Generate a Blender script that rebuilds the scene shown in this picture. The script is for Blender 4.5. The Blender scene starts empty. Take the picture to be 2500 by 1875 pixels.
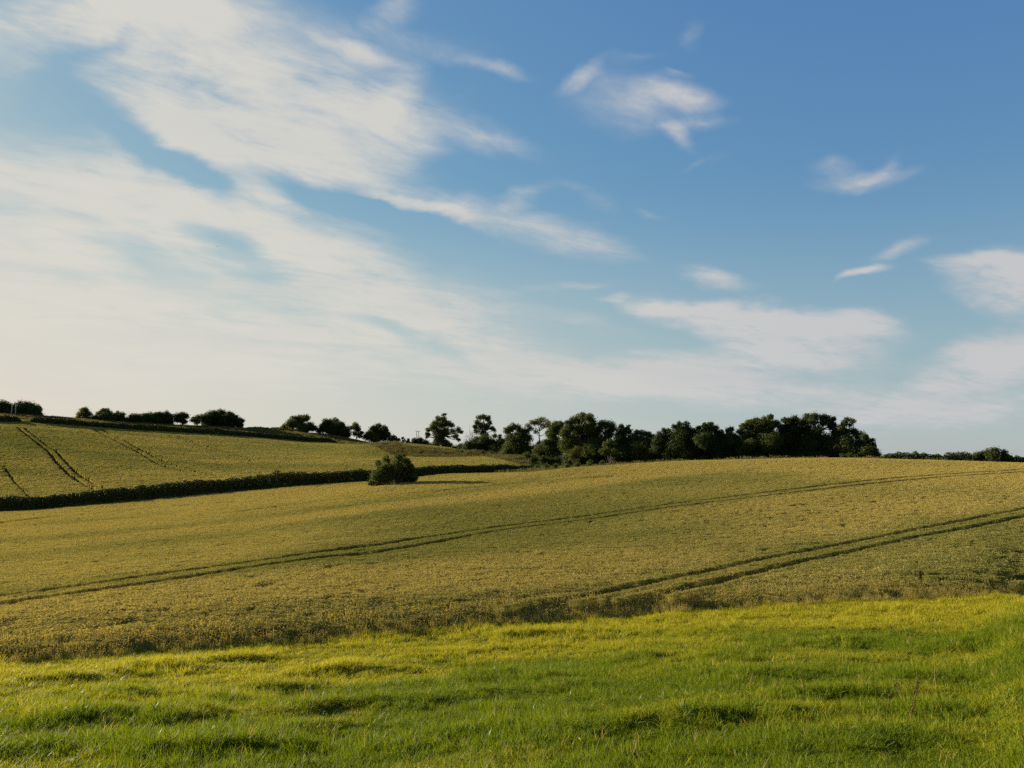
import bpy, math, random
import numpy as np

RNG = np.random.default_rng(7)
random.seed(7)
S = bpy.context.scene
COL = S.collection
R = math.radians

# ------------------------------------------------------------------ camera
F, CX, CY = 1951.0, 1250.0, 937.5          # focal length and centre in photo pixels (2500 x 1875)
PITCH = math.atan((1150 - CY) / F)
CP, SP = math.cos(PITCH), math.sin(PITCH)
cam_d = bpy.data.cameras.new('camera')
cam_d.sensor_fit = 'HORIZONTAL'; cam_d.sensor_width = 36.0
cam_d.lens = 36.0 * F / 2500.0
cam_d.clip_start = 0.05; cam_d.clip_end = 20000
cam = bpy.data.objects.new('camera', cam_d); COL.objects.link(cam)
cam.rotation_euler = (math.pi / 2 + PITCH, 0, 0)
S.camera = cam

SUN_AZ, SUN_EL = R(-60), R(14)

def t_of(y, a=0.0):
    """tangent of elevation for photo row y at azimuth a"""
    k = (CY - y) / F
    return math.cos(a) * (k * CP + SP) / (CP - k * SP)
def az_of(px):
    return math.atan((px - CX) / F * CP)
def ray(px, py):
    """direction through a photo pixel: azimuth, tangent of elevation"""
    u, v = (px - CX) / F, (CY - py) / F
    dx, dy, dz = u, CP - v * SP, SP + v * CP
    h = math.hypot(dx, dy)
    return math.atan2(dx, dy), dz / h
def pol(a, r):
    return r * math.sin(a), r * math.cos(a)

# ------------------------------------------------------------------ numpy noise
def _hash(ix, iy, seed):
    h = (ix.astype(np.int64) * 374761393 + iy.astype(np.int64) * 668265263 + seed * 1442695041) & 0x7fffffff
    h = ((h ^ (h >> 13)) * 1274126177) & 0x7fffffff
    h = (h ^ (h >> 16)) & 0xffff
    return h / 65535.0
def vnoise(x, y, seed=0):
    ix, iy = np.floor(x), np.floor(y)
    fx, fy = x - ix, y - iy
    fx = fx ** 3 * (fx * (fx * 6 - 15) + 10); fy = fy ** 3 * (fy * (fy * 6 - 15) + 10)
    a = _hash(ix, iy, seed); b = _hash(ix + 1, iy, seed)
    c = _hash(ix, iy + 1, seed); d = _hash(ix + 1, iy + 1, seed)
    return (a * (1 - fx) + b * fx) * (1 - fy) + (c * (1 - fx) + d * fx) * fy
def fbm(x, y, seed=0, oct=3):
    s = np.zeros_like(np.asarray(x, float)); amp = 1.0; tot = 0
    for o in range(oct):
        s += amp * vnoise(x * 2 ** o + 17.3 * o, y * 2 ** o - 9.1 * o, seed + o); tot += amp; amp *= .5
    return s / tot
def sstep(a, b, x):
    t = np.clip((x - a) / (b - a), 0, 1); return t * t * (3 - 2 * t)

# ------------------------------------------------------------------ terrain
CROP = 0.55
# profiles along view columns: (distance, 'y' photo row of the canopy or 'z' metres below/above the eye, crop height there)
def col(px, pts):
    a = az_of(px); out = [(0.0, -1.65)]
    for r, kind, v, *h in pts:
        z = r * t_of(v, a) if kind == 'y' else v * math.cos(a)
        out.append((r, z - (h[0] if h else 0)))
    return a, out
C_ = CROP
END_L = [(350, 'z', 24.8), (380, 'z', 26), (500, 'z', 26), (1000, 'z', 12), (3000, 'z', -40)]
COLS = [
 col(-900, [(20,'z',-5.0),(31,'z',-5.7),(70,'z',-7.6),(100,'z',-8.2),(140,'z',-8.6),(150,'z',-7.4),(175,'z',-4),(200,'z',0),(250,'z',9),(300,'z',18),(320,'z',21.5),(350,'z',25.5),(380,'z',27),(500,'z',27),(1000,'z',12),(3000,'z',-40)]),
 col(0, [(20,'y',1625),(31,'y',1456,C_),(70,'z',-7.1),(100,'z',-7.4),(125,'z',-7.45),(141,'y',1252),(150,'z',-6.2),(175,'z',-3.1),(200,'z',.8),(250,'z',9.3),(300,'z',17.7),(320,'z',20.8)] + END_L),
 col(300, [(20.6,'y',1604),(32,'y',1427,C_),(70,'y',1312,C_),(100,'y',1266,C_),(125,'y',1243,C_),(146,'y',1226),(155,'z',-4.6),(180,'z',-1.7),(220,'z',3.5),(260,'z',9.1),(305,'z',15.2),(320,'z',17.2),(350,'z',21),(380,'z',22),(500,'z',22),(1000,'z',10),(3000,'z',-40)]),
 col(600, [(21.5,'y',1583),(35,'y',1393,C_),(70,'y',1288,C_),(100,'y',1241,C_),(125,'y',1217,C_),(152,'y',1200),(162,'z',-3),(190,'z',-.4),(230,'z',3.8),(270,'z',8.3),(308,'z',12.6),(325,'z',14.6),(350,'z',18.3),(380,'z',19),(500,'z',19),(1000,'z',8),(3000,'z',-40)]),
 col(800, [(22.2,'y',1570),(38,'y',1362,C_),(70,'y',1266,C_),(100,'y',1222,C_),(130,'y',1196,C_),(156,'y',1183),(166,'z',-1.9),(200,'z',1.1),(240,'z',4.7),(280,'z',8),(312,'z',10.5),(325,'z',12.2),(350,'z',15.6),(380,'z',16.4),(500,'z',16),(1000,'z',6),(3000,'z',-40)]),
 col(950, [(22.7,'y',1558),(42,'y',1344,C_),(75,'y',1245,C_),(100,'y',1204,C_),(115,'y',1183,C_),(123,'z',-2.4),(135,'z',-2.8),(158,'z',-2.0),(168,'z',-1.5),(200,'z',1.3),(230,'z',4.0),(265,'z',8.6),(285,'z',9.3),(350,'z',10.3),(500,'z',10.5),(1000,'z',5),(3000,'z',-40)]),
 col(1100,[(23.3,'y',1546),(46,'y',1324,C_),(75,'y',1236,C_),(105,'y',1187,C_),(122,'y',1169,C_),(131,'z',-1.95),(150,'z',-1.25),(160,'z',-.8),(170,'z',-.3),(200,'z',1.6),(225,'z',3.25),(250,'z',6.0),(268,'z',7.2),(290,'z',7.6),(350,'z',8),(500,'z',9),(1000,'z',5),(3000,'z',-40)]),
 col(1240,[(24,'y',1533),(50,'y',1302,C_),(80,'y',1218,C_),(105,'y',1178,C_),(124,'y',1158,C_),(133,'z',-1.25),(150,'z',-.9),(162,'z',-.5),(185,'z',1.3),(225,'z',3.7),(260,'z',5),(350,'z',6),(500,'z',6.5),(1000,'z',4),(3000,'z',-40)]),
 col(1450,[(25,'y',1518),(57,'y',1270,C_),(80,'y',1206,C_),(105,'y',1163,C_),(127,'y',1138,C_),(140,'z',.1),(165,'z',.3),(200,'z',1),(260,'z',2),(500,'z',2),(1000,'z',2),(3000,'z',-40)]),
 col(1700,[(26,'y',1500),(30,'y',1416,C_),(64,'y',1233,C_),(90,'y',1174,C_),(110,'y',1144,C_),(130,'y',1125,C_),(142,'z',1.0),(170,'z',.8),(300,'z',1.2),(500,'z',1),(1000,'z',0),(3000,'z',-40)]),
 col(2030,[(27.7,'y',1482),(39,'y',1351,C_),(78,'y',1190,C_),(105,'y',1144,C_),(132,'y',1118,C_),(145,'z',1.5),(170,'z',1.2),(300,'z',.6),(500,'z',0),(1000,'z',-2),(3000,'z',-40)]),
 col(2350,[(29.7,'y',1468),(53,'y',1281,C_),(95,'y',1163,C_),(115,'y',1142,C_),(135,'y',1126,C_),(146,'z',1.0),(170,'z',.8),(300,'z',0),(500,'z',-2),(1000,'z',-4),(3000,'z',-40)]),
 col(2500,[(31,'y',1461),(34,'y',1414,C_),(61,'y',1253,C_),(100,'y',1163,C_),(137,'y',1130,C_),(147,'z',.7),(170,'z',.4),(300,'z',-1),(500,'z',-3),(1000,'z',-6),(3000,'z',-40)]),
 col(3500,[(34,'z',-5.3),(40,'z',-5.2),(61,'z',-4.2),(100,'z',-1.6),(137,'z',.4),(150,'z',.3),(170,'z',0),(300,'z',-1),(500,'z',-4),(1000,'z',-8),(3000,'z',-40)]),
]
def pchip(xs, ys, xq):
    xs, ys = np.asarray(xs, float), np.asarray(ys, float)
    h = np.diff(xs); d = np.diff(ys, axis=0) / (h if ys.ndim == 1 else h[:, None])
    m = np.zeros_like(ys)
    m[0], m[-1] = d[0], d[-1]
    hh = h if ys.ndim == 1 else h[:, None]
    w1, w2 = 2 * hh[1:] + hh[:-1], hh[1:] + 2 * hh[:-1]
    with np.errstate(divide='ignore', invalid='ignore'):
        mm = (w1 + w2) / (w1 / d[:-1] + w2 / d[1:])
    m[1:-1] = np.where(d[:-1] * d[1:] > 0, mm, 0)
    i = np.clip(np.searchsorted(xs, xq, side='right') - 1, 0, len(xs) - 2)
    t = (xq - xs[i]) / h[i]
    if ys.ndim > 1:
        t = t[:, None]
    t = np.clip(t, 0, 1); hi = hh[i]
    return ((1 + 2 * t) * (1 - t) ** 2 * ys[i] + t * (1 - t) ** 2 * hi * m[i]
            + t * t * (3 - 2 * t) * ys[i + 1] + t * t * (t - 1) * hi * m[i + 1])
RT = np.concatenate([np.arange(0, 60, .5), np.arange(60, 420, 1.0), np.geomspace(420, 3000, 40)])
AT = np.linspace(-math.pi, math.pi, 1441)
_tab = np.array([pchip([p[0] for p in c[1]], [p[1] for p in c[1]], RT) for c in COLS])
_tab = np.vstack([.5 * (_tab[0] + _tab[-1])[None], _tab, .5 * (_tab[0] + _tab[-1])[None]])
_ca = np.array([-math.pi] + [c[0] for c in COLS] + [math.pi])
ZT = pchip(_ca, _tab, AT)
# smooth a little along azimuth and distance
k = np.array([1, 3, 5, 6, 5, 3, 1.]); k /= k.sum()
ZT = np.apply_along_axis(lambda v: np.convolve(np.pad(v, 3, mode='edge'), k, 'valid'), 0, ZT)
k3 = np.array([1, 2, 1.]) / 4
for _ in range(2):
    ZT[:, 1:-1] = ZT[:, :-2] * k3[0] + ZT[:, 1:-1] * k3[1] + ZT[:, 2:] * k3[2]

def base_h(a, r):
    ia = np.clip((a + math.pi) / (2 * math.pi) * 1440, 0, 1439.999)
    i0 = ia.astype(int); fa = ia - i0
    j0 = np.clip(np.searchsorted(RT, r, side='right') - 1, 0, len(RT) - 2)
    fr = np.clip((r - RT[j0]) / (RT[j0 + 1] - RT[j0]), 0, 1)
    z0 = ZT[i0, j0] * (1 - fr) + ZT[i0, j0 + 1] * fr
    z1 = ZT[i0 + 1, j0] * (1 - fr) + ZT[i0 + 1, j0 + 1] * fr
    return z0 * (1 - fa) + z1 * fa
# field edges as distance over azimuth
def edge(pairs):
    xs = [az_of(p[0]) for p in pairs]; ys = [p[1] for p in pairs]
    return lambda a: np.interp(a, xs, ys)
R_BORDER = edge([(p, q + .1 + 1.1 * min(1, max(0, p / 2500))) for p, q in ((-900,20),(0,20),(300,20.6),(600,21.5),(800,22.2),(950,22.7),(1100,23.3),(1240,24),(1450,25),(1700,26),(2030,27.7),(2350,29.7),(2500,31),(3500,34))])
R_NEAR_END = edge([(-900,134),(0,135),(300,140),(600,146),(800,150),(950,152),(1100,155),(1240,156),(1330,148),(1450,137),(1700,138),(2030,139),(2350,140),(2500,141),(3500,146)])
R_HEDGE = edge([(-900,140),(0,141),(300,146),(600,152),(800,156),(950,158),(1100,160),(1240,162),(1330,164)])
R_FAR_END = edge([(-900,299),(0,300),(300,304),(600,307),(800,311),(850,292),(900,262),(950,232),(1000,224),(1100,226),(1180,223),(1240,190),(1290,168)])

MOUNDS = []
for px, py, wd in ((285,1716,.8),(183,1768,.8),(81,1840,.8),(468,1766,.6),(541,1720,.6),(700,1684,.8),(753,1758,.9),(854,1744,.8),(801,1648,.9),(814,1804,.7),(922,1640,.9),(1207,1660,1.0),
                   (1329,1664,.6),(1186,1714,1.0),(1402,1690,.7),(1573,1730,1.0),(1512,1808,1.0),(1654,1782,1.1),(1003,1735,.9),(1288,1557,1.4),(1451,1549,1.4),(1573,1618,1.0),(1946,1664,1.1),(1714,1734,.8),
                   (1986,1718,.8),(1946,1764,1.1),(2170,1706,1.1),(2283,1678,.9),(2332,1597,1.3),(2039,1582,1.0),(2027,1622,1.2),(1763,1613,.9),(2434,1565,1.3),(360,1640,1.0),(150,1668,1.2),(600,1618,1.2),(1090,1600,1.3),(2480,1720,1.1),(2150,1830,1.0),(1120,1820,.9),(640,1840,.8),(380,1850,.7)):
    a_, t_ = ray(px, py); rr_ = np.arange(4, 34, .05)
    zz_ = base_h(np.full(len(rr_), a_), rr_); h_ = np.nonzero(rr_ * t_ <= zz_)[0]
    if len(h_): MOUNDS.append((rr_[h_[0]] * math.sin(a_), rr_[h_[0]] * math.cos(a_), wd, a_))
def bumps(x, y):
    z = .045 * fbm(x * 1.1 + 3, y * 1.1, 11, 2) + .10 * (fbm(x * .33 + 9, y * .33, 31, 2) - .5) + .022 * (vnoise(x * 2.3, y * 2.3, 41) - .5)
    for k, (mx, my, wd, a_) in enumerate(MOUNDS):
        dx, dy = x - mx, y - my
        near = (np.abs(dx) < 3 * wd) & (np.abs(dy) < 2.2)
        if not np.any(near): continue
        u = dx[near] * math.cos(a_ - .35) - dy[near] * math.sin(a_ - .35); v = dx[near] * math.sin(a_ - .35) + dy[near] * math.cos(a_ - .35)
        v = v - .12 * np.sin(u * 3.1 + k) - .07 * np.sin(u * 7.3 + 2 * k)
        sv = np.where(v < 0, .24, .60)                                  # steeper towards the viewer's side, away from the sun
        z[near] += (.112 + .03 * math.sin(k * 2.4)) * np.exp(-.5 * (u / (wd * .62)) ** 2 - .5 * (v / sv) ** 2)
    return z
def H(x, y):
    x = np.atleast_1d(np.asarray(x, float)); y = np.atleast_1d(np.asarray(y, float))
    r = np.hypot(x, y); a = np.arctan2(x, y)
    z = base_h(a, r)
    w = 1 - sstep(R_BORDER(a) - 2.5, R_BORDER(a) + .5, r)
    z = z + w * bumps(x, y)
    wf = sstep(R_BORDER(a), R_BORDER(a) + 8, r) * (1 - sstep(400, 600, r))
    z = z + wf * .10 * (fbm(x * .11, y * .11, 53, 2) - .5)
    return z
def H1(x, y): return float(H(x, y)[0])
def hit(px, py, h=0.0, r0=3.0, r1=420.0):
    """first point of the terrain (raised by h) seen through a photo pixel"""
    a, t = ray(px, py)
    rr = np.arange(r0, r1, .25)
    zz = H(rr * math.sin(a), rr * math.cos(a)) + h
    below = np.nonzero(rr * t <= zz)[0]
    r = rr[below[0]] if len(below) else r1
    return r * math.sin(a), r * math.cos(a)

# ------------------------------------------------------------------ mesh helpers
def mesh_np(name, verts, faces_list, mat=None, smooth=False):
    """verts (n,3); faces_list: list of int arrays (m,k)"""
    me = bpy.data.meshes.new(name)
    verts = np.asarray(verts, np.float32)
    me.vertices.add(len(verts)); me.vertices.foreach_set('co', verts.ravel())
    loops = np.concatenate([f.ravel() for f in faces_list]).astype(np.int32)
    sizes = np.concatenate([np.full(len(f), f.shape[1]) for f in faces_list]).astype(np.int32)
    starts = np.concatenate([[0], np.cumsum(sizes)[:-1]]).astype(np.int32)
    me.loops.add(len(loops)); me.loops.foreach_set('vertex_index', loops)
    me.polygons.add(len(sizes)); me.polygons.foreach_set('loop_start', starts)
    me.polygons.foreach_set('loop_total', sizes)
    me.update(calc_edges=True)
    if smooth: me.polygons.foreach_set('use_smooth', np.ones(len(sizes), bool))
    if mat: me.materials.append(mat)
    me.validate()
    return me
def link(name, me, parent=None, loc=None):
    o = bpy.data.objects.new(name, me); COL.objects.link(o)
    if loc is not None: o.location = loc
    if parent: o.parent = parent
    return o
def tag(o, label=None, cat=None, group=None, kind=None):
    if label: o['label'] = label
    if cat: o['category'] = cat
    if group: o['group'] = group
    if kind: o['kind'] = kind
    return o
class MB:
    """collects tubes, boxes and lumps as one mesh"""
    def __init__(self): self.v, self.q, self.n = [], [], 0
    def ring_tube(self, pts, rads, sides=6):
        pts = np.asarray(pts, float); rings = []
        for i, p in enumerate(pts):
            d = pts[min(i + 1, len(pts) - 1)] - pts[max(i - 1, 0)]
            d = d / (np.linalg.norm(d) + 1e-9)
            u = np.cross(d, [0.31, 0.87, 0.38]); u /= np.linalg.norm(u) + 1e-9
            w = np.cross(d, u)
            an = np.arange(sides) / sides * 2 * math.pi
            rings.append(p + rads[i] * (np.cos(an)[:, None] * u + np.sin(an)[:, None] * w))
        base = self.n; self.v.append(np.vstack(rings)); self.n += sides * len(pts)
        i = np.arange(sides); j = (i + 1) % sides
        for k in range(len(pts) - 1):
            o = base + k * sides
            self.q.append(np.stack([o + i, o + j, o + sides + j, o + sides + i], 1))
    def box(self, c, half, rot=0.0):
        x, y, z = half; p = np.array([[sx * x, sy * y, sz * z] for sz in (-1, 1) for sy in (-1, 1) for sx in (-1, 1)])
        cr, sr = math.cos(rot), math.sin(rot)
        p = np.stack([p[:, 0] * cr - p[:, 1] * sr, p[:, 0] * sr + p[:, 1] * cr, p[:, 2]], 1) + np.asarray(c)
        b = self.n; self.v.append(p); self.n += 8
        self.q.append(b + np.array([[0,2,3,1],[4,5,7,6],[0,1,5,4],[2,6,7,3],[0,4,6,2],[1,3,7,5]]))
    def mesh(self, name, mat, smooth=False):
        return mesh_np(name, np.vstack(self.v), [np.vstack(self.q)], mat, smooth)

# ------------------------------------------------------------------ materials
def new_mat(name):
    m = bpy.data.materials.new(name); m.use_nodes = True
    nt = m.node_tree; nt.nodes.clear(); return m, nt
def N(nt, t, **kw):
    n = nt.nodes.new(t)
    for k, v in kw.items(): setattr(n, k, v)
    return n
def mixc(nt, fac, a, b, bt='MIX'):
    n = N(nt, 'ShaderNodeMix', data_type='RGBA', blend_type=bt)
    for s, v in ((0, fac), (6, a), (7, b)):
        if hasattr(v, 'type') and hasattr(v, 'is_output'): nt.links.new(v, n.inputs[s])
        else: n.inputs[s].default_value = v if s == 0 else (*v, 1)
    return n.outputs[2]
def foliage(name, a, b, trans=.4, rough=.55, tint=None, spec=.25, tcol=None):
    """leaf stuff: colour varies leaf by leaf (and plant by plant through tint); light passes through"""
    m, nt = new_mat(name)
    geo = N(nt, 'ShaderNodeNewGeometry')
    c = mixc(nt, geo.outputs['Random Per Island'], a, b)
    if tint:
        at = N(nt, 'ShaderNodeAttribute', attribute_type='INSTANCER', attribute_name='tint')
        c2 = mixc(nt, geo.outputs['Random Per Island'], tint[0], tint[1])
        c = mixc(nt, at.outputs['Fac'], c, c2)
    p = N(nt, 'ShaderNodeBsdfPrincipled'); p.inputs['Roughness'].default_value = rough
    p.inputs['Specular IOR Level'].default_value = spec
    nt.links.new(c, p.inputs['Base Color'])
    t = N(nt, 'ShaderNodeBsdfTranslucent')
    tc = mixc(nt, 1.0, c, tcol or (1.25, 1.2, .7), 'MULTIPLY')
    nt.links.new(tc, t.inputs['Color'])
    mx = N(nt, 'ShaderNodeMixShader'); mx.inputs[0].default_value = trans
    nt.links.new(p.outputs[0], mx.inputs[1]); nt.links.new(t.outputs[0], mx.inputs[2])
    out = N(nt, 'ShaderNodeOutputMaterial'); nt.links.new(mx.outputs[0], out.inputs[0])
    return m
def plain(name, a, b, scale=5.0, rough=.8):
    m, nt = new_mat(name)
    tc = N(nt, 'ShaderNodeTexCoord'); nz = N(nt, 'ShaderNodeTexNoise')
    nz.inputs['Scale'].default_value = scale; nz.inputs['Detail'].default_value = 5
    nt.links.new(tc.outputs['Object'], nz.inputs['Vector'])
    c = mixc(nt, nz.outputs[0], a, b)
    p = N(nt, 'ShaderNodeBsdfPrincipled'); p.inputs['Roughness'].default_value = rough
    p.inputs['Specular IOR Level'].default_value = .2
    nt.links.new(c, p.inputs['Base Color'])
    out = N(nt, 'ShaderNodeOutputMaterial'); nt.links.new(p.outputs[0], out.inputs[0])
    return m

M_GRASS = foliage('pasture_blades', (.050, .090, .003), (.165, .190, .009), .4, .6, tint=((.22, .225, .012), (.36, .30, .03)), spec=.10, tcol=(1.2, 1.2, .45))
M_BROAD = foliage('broad_weed_leaves', (.040, .085, .012), (.085, .135, .022), .35, .5, spec=.2)
M_SEED = foliage('dry_grass_stalks', (.30, .21, .06), (.42, .31, .10), .4)
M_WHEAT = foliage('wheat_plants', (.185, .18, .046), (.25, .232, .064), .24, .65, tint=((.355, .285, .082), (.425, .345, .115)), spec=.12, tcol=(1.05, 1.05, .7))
M_ROUGH = foliage('rough_grass_blades', (.050, .052, .010), (.105, .085, .020), .3, .7, tint=((.13, .115, .028), (.20, .16, .045)))
M_MARGIN = foliage('margin_grass_blades', (.25, .22, .05), (.37, .30, .10), .4, .6, tcol=(1.2, 1.05, .6))
M_LEAF = foliage('dark_tree_leaves', (.022, .034, .009), (.045, .060, .014), .2, .7, spec=.08)
M_LEAF_MID = foliage('green_tree_leaves', (.034, .050, .011), (.066, .080, .018), .28, .7, spec=.08)
M_LEAF_PALE = foliage('pale_tree_leaves', (.055, .065, .020), (.105, .110, .035), .35, .7, spec=.08)
M_LEAF_SUNLIT = foliage('sunlit_tone_leaves', (.055, .058, .012), (.085, .078, .016), .35, .7, spec=.08)  # yellow leaf colour stands in for sunlight on the wood
M_HEDGE = foliage('hedge_leaves', (.024, .034, .009), (.048, .058, .014), .12, .7, spec=.1)
M_BARK = plain('bark', (.045, .036, .026), (.10, .082, .062), 3)
M_DEAD = plain('dead_wood', (.16, .14, .12), (.26, .23, .20), 4)
M_POLE = plain('weathered_pole_wood', (.20, .18, .15), (.32, .29, .25), 6)
M_CERAMIC = plain('brown_insulator', (.10, .05, .03), (.16, .08, .05), 6, .3)
M_DOCK = plain('dock_seed', (.05, .018, .008), (.11, .042, .016), 60)
M_DOCKSTEM = plain('dock_stem', (.10, .06, .02), (.16, .10, .035), 40)
M_BIRD = plain('bird_feathers', (.02, .02, .022), (.05, .05, .055), 9)

# ------------------------------------------------------------------ ground sheet
def ground():
    az_f = np.radians(np.arange(-46, 46.01, .17))
    az_c = np.radians(np.concatenate([np.arange(49, 180, 4.0), np.arange(-180, -48, 4.0)]))
    az = np.sort(np.concatenate([az_f, az_c])); na = len(az)
    rr = np.concatenate([[.6, 1.2, 2.0, 2.8], np.arange(3.5, 36, .10), np.arange(36, 180, 1.0), np.arange(180, 420, 2.5), np.geomspace(425, 3000, 40)])
    A, RR = np.meshgrid(az, rr)
    X, Y = RR * np.sin(A), RR * np.cos(A)
    Z = H(X.ravel(), Y.ravel()).reshape(X.shape)
    v = np.stack([X, Y, Z], -1).reshape(-1, 3)
    v = np.vstack([v, [[0, 0, H1(0.01, 0.01)]]])
    i, j = np.meshgrid(np.arange(len(rr) - 1), np.arange(na), indexing='ij'); j2 = (j + 1) % na
    q = np.stack([i * na + j, i * na + j2, (i + 1) * na + j2, (i + 1) * na + j], -1).reshape(-1, 4)[:, ::-1]
    jj = np.arange(na)
    t = np.stack([np.full(na, len(v) - 1), (jj + 1) % na, jj], 1)
    m, nt = new_mat('field_earth')
    at = N(nt, 'ShaderNodeAttribute', attribute_name='earth')
    tc = N(nt, 'ShaderNodeTexCoord'); nz = N(nt, 'ShaderNodeTexNoise')
    nz.inputs['Scale'].default_value = 2.5; nz.inputs['Detail'].default_value = 8
    nt.links.new(tc.outputs['Object'], nz.inputs['Vector'])
    mr = N(nt, 'ShaderNodeMapRange'); mr.inputs[3].default_value = .6; mr.inputs[4].default_value = 1.35
    nt.links.new(nz.outputs[0], mr.inputs[0])
    c = mixc(nt, 1.0, at.outputs['Color'], mr.outputs[0], 'MULTIPLY')
    p = N(nt, 'ShaderNodeBsdfDiffuse'); nt.links.new(c, p.inputs['Color'])
    out = N(nt, 'ShaderNodeOutputMaterial'); nt.links.new(p.outputs[0], out.inputs[0])
    me = mesh_np('ground', v, [q, t], m, True)
    r = np.hypot(v[:, 0], v[:, 1]); a = np.arctan2(v[:, 0], v[:, 1])
    colr = np.tile(np.array([.040, .060, .006]), (len(v), 1))           # turf under the grass blades
    rb = R_BORDER(a)
    near = (r > rb + .3) & (r < R_NEAR_END(a))
    colr[near] = (.055, .048, .016)                                     # dry soil and straw between the stalks
    far = (r > R_HEDGE(a) + 3) & (r < R_FAR_END(a)) & (a < az_of(1300))
    colr[far] = (.050, .050, .012)
    rest = (r >= R_NEAR_END(a)) & ~far
    colr[rest] = (.075, .075, .018)
    ca = me.color_attributes.new('earth', 'FLOAT_COLOR', 'POINT')
    ca.data.foreach_set('color', np.hstack([colr, np.ones((len(v), 1))]).astype(np.float32).ravel())
    tag(link('ground', me), kind='structure')
ground()

# ------------------------------------------------------------------ plants that are scattered over the fields
def blades(n, rad, h, hs, w, lean, curl, rng, droop=0.0):
    """n grass blades, each a bent tapering strip"""
    ang = rng.random(n) * 2 * math.pi; rr = rad * np.sqrt(rng.random(n))
    bx, by = rr * np.cos(ang), rr * np.sin(ang)
    hh = h * (1 + hs * (rng.random(n) * 2 - 1))
    la = rng.random(n) * 2 * math.pi; lx, ly = np.cos(la), np.sin(la)
    l = lean * rng.random(n); c = curl * rng.random(n)
    wa = rng.random(n) * math.pi; wx, wy = np.cos(wa), np.sin(wa)
    V = np.zeros((n, 7, 3)); fr = [0, .45, .8, 1.0]; ww = [1, .9, .55, 0]
    for k, (f, q) in enumerate(zip(fr, ww)):
        off = (l * f + c * f * f) * hh
        cx, cy, cz = bx + lx * off, by + ly * off, hh * (f - droop * f ** 3) / np.sqrt(1 + (l + c) ** 2 * .5)
        if k < 3:
            V[:, 2 * k] = np.stack([cx - wx * w * q / 2, cy - wy * w * q / 2, cz], 1)
            V[:, 2 * k + 1] = np.stack([cx + wx * w * q / 2, cy + wy * w * q / 2, cz], 1)
        else:
            V[:, 6] = np.stack([cx, cy, cz], 1)
    b = (np.arange(n) * 7)[:, None]
    return V.reshape(-1, 3), np.vstack([b + [0, 1, 3, 2], b + [2, 3, 5, 4]]), b + [4, 5, 6]
def join(parts):
    vs, qs, ts, o = [], [], [], 0
    for v, q, t in parts:
        vs.append(v); qs.append(q + o); ts.append(t + o); o += len(v)
    return np.vstack(vs), np.vstack(qs), np.vstack(ts)
def ears(n, rad, h, hs, w, length, rng, lean=.25):
    """stalks carrying a nodding ear: ear = two crossed lozenges"""
    ang = rng.random(n) * 2 * math.pi; rr = rad * np.sqrt(rng.random(n))
    p = np.stack([rr * np.cos(ang), rr * np.sin(ang), np.zeros(n)], 1)
    hh = h * (1 + hs * (rng.random(n) * 2 - 1))
    la = rng.random(n) * 2 * math.pi
    d = np.stack([np.cos(la) * lean * rng.random(n), np.sin(la) * lean * rng.random(n), np.ones(n)], 1)
    top = p + d * hh[:, None]
    nod = np.stack([np.cos(la), np.sin(la), .9 - 1.3 * rng.random(n)], 1)
    nod /= np.linalg.norm(nod, axis=1)[:, None]
    tip = top + nod * length
    side = np.cross(nod, [0, 0, 1.0]); side /= np.linalg.norm(side, axis=1)[:, None] + 1e-6
    s2 = np.cross(nod, side)
    V = np.zeros((n, 12, 3)); mid = top + nod * length * .4
    V[:, 0], V[:, 1], V[:, 2], V[:, 3] = top, mid + side * w, tip, mid - side * w
    V[:, 4], V[:, 5], V[:, 6], V[:, 7] = top, mid + s2 * w, tip, mid - s2 * w
    V[:, 8], V[:, 9] = p + side * w * .35, p - side * w * .35
    V[:, 10], V[:, 11] = top - side * w * .3, top + side * w * .3
    b = (np.arange(n) * 12)[:, None]
    q = np.vstack([b + [0, 1, 2, 3], b + [4, 5, 6, 7], b + [8, 9, 10, 11]])
    return V.reshape(-1, 3), q, np.zeros((0, 3), int)
def library(name, makers, mat):
    c = bpy.data.collections.new(name)
    for i, mk in enumerate(makers):
        v, q, t = mk(np.random.default_rng(100 + i))
        fl = [q] + ([t] if len(t) else [])
        m = mat[i] if isinstance(mat, (list, tuple)) else mat
        o = bpy.data.objects.new('%s_%02d' % (name, i), mesh_np(name, v, fl, m)); c.objects.link(o)
    return c
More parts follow.
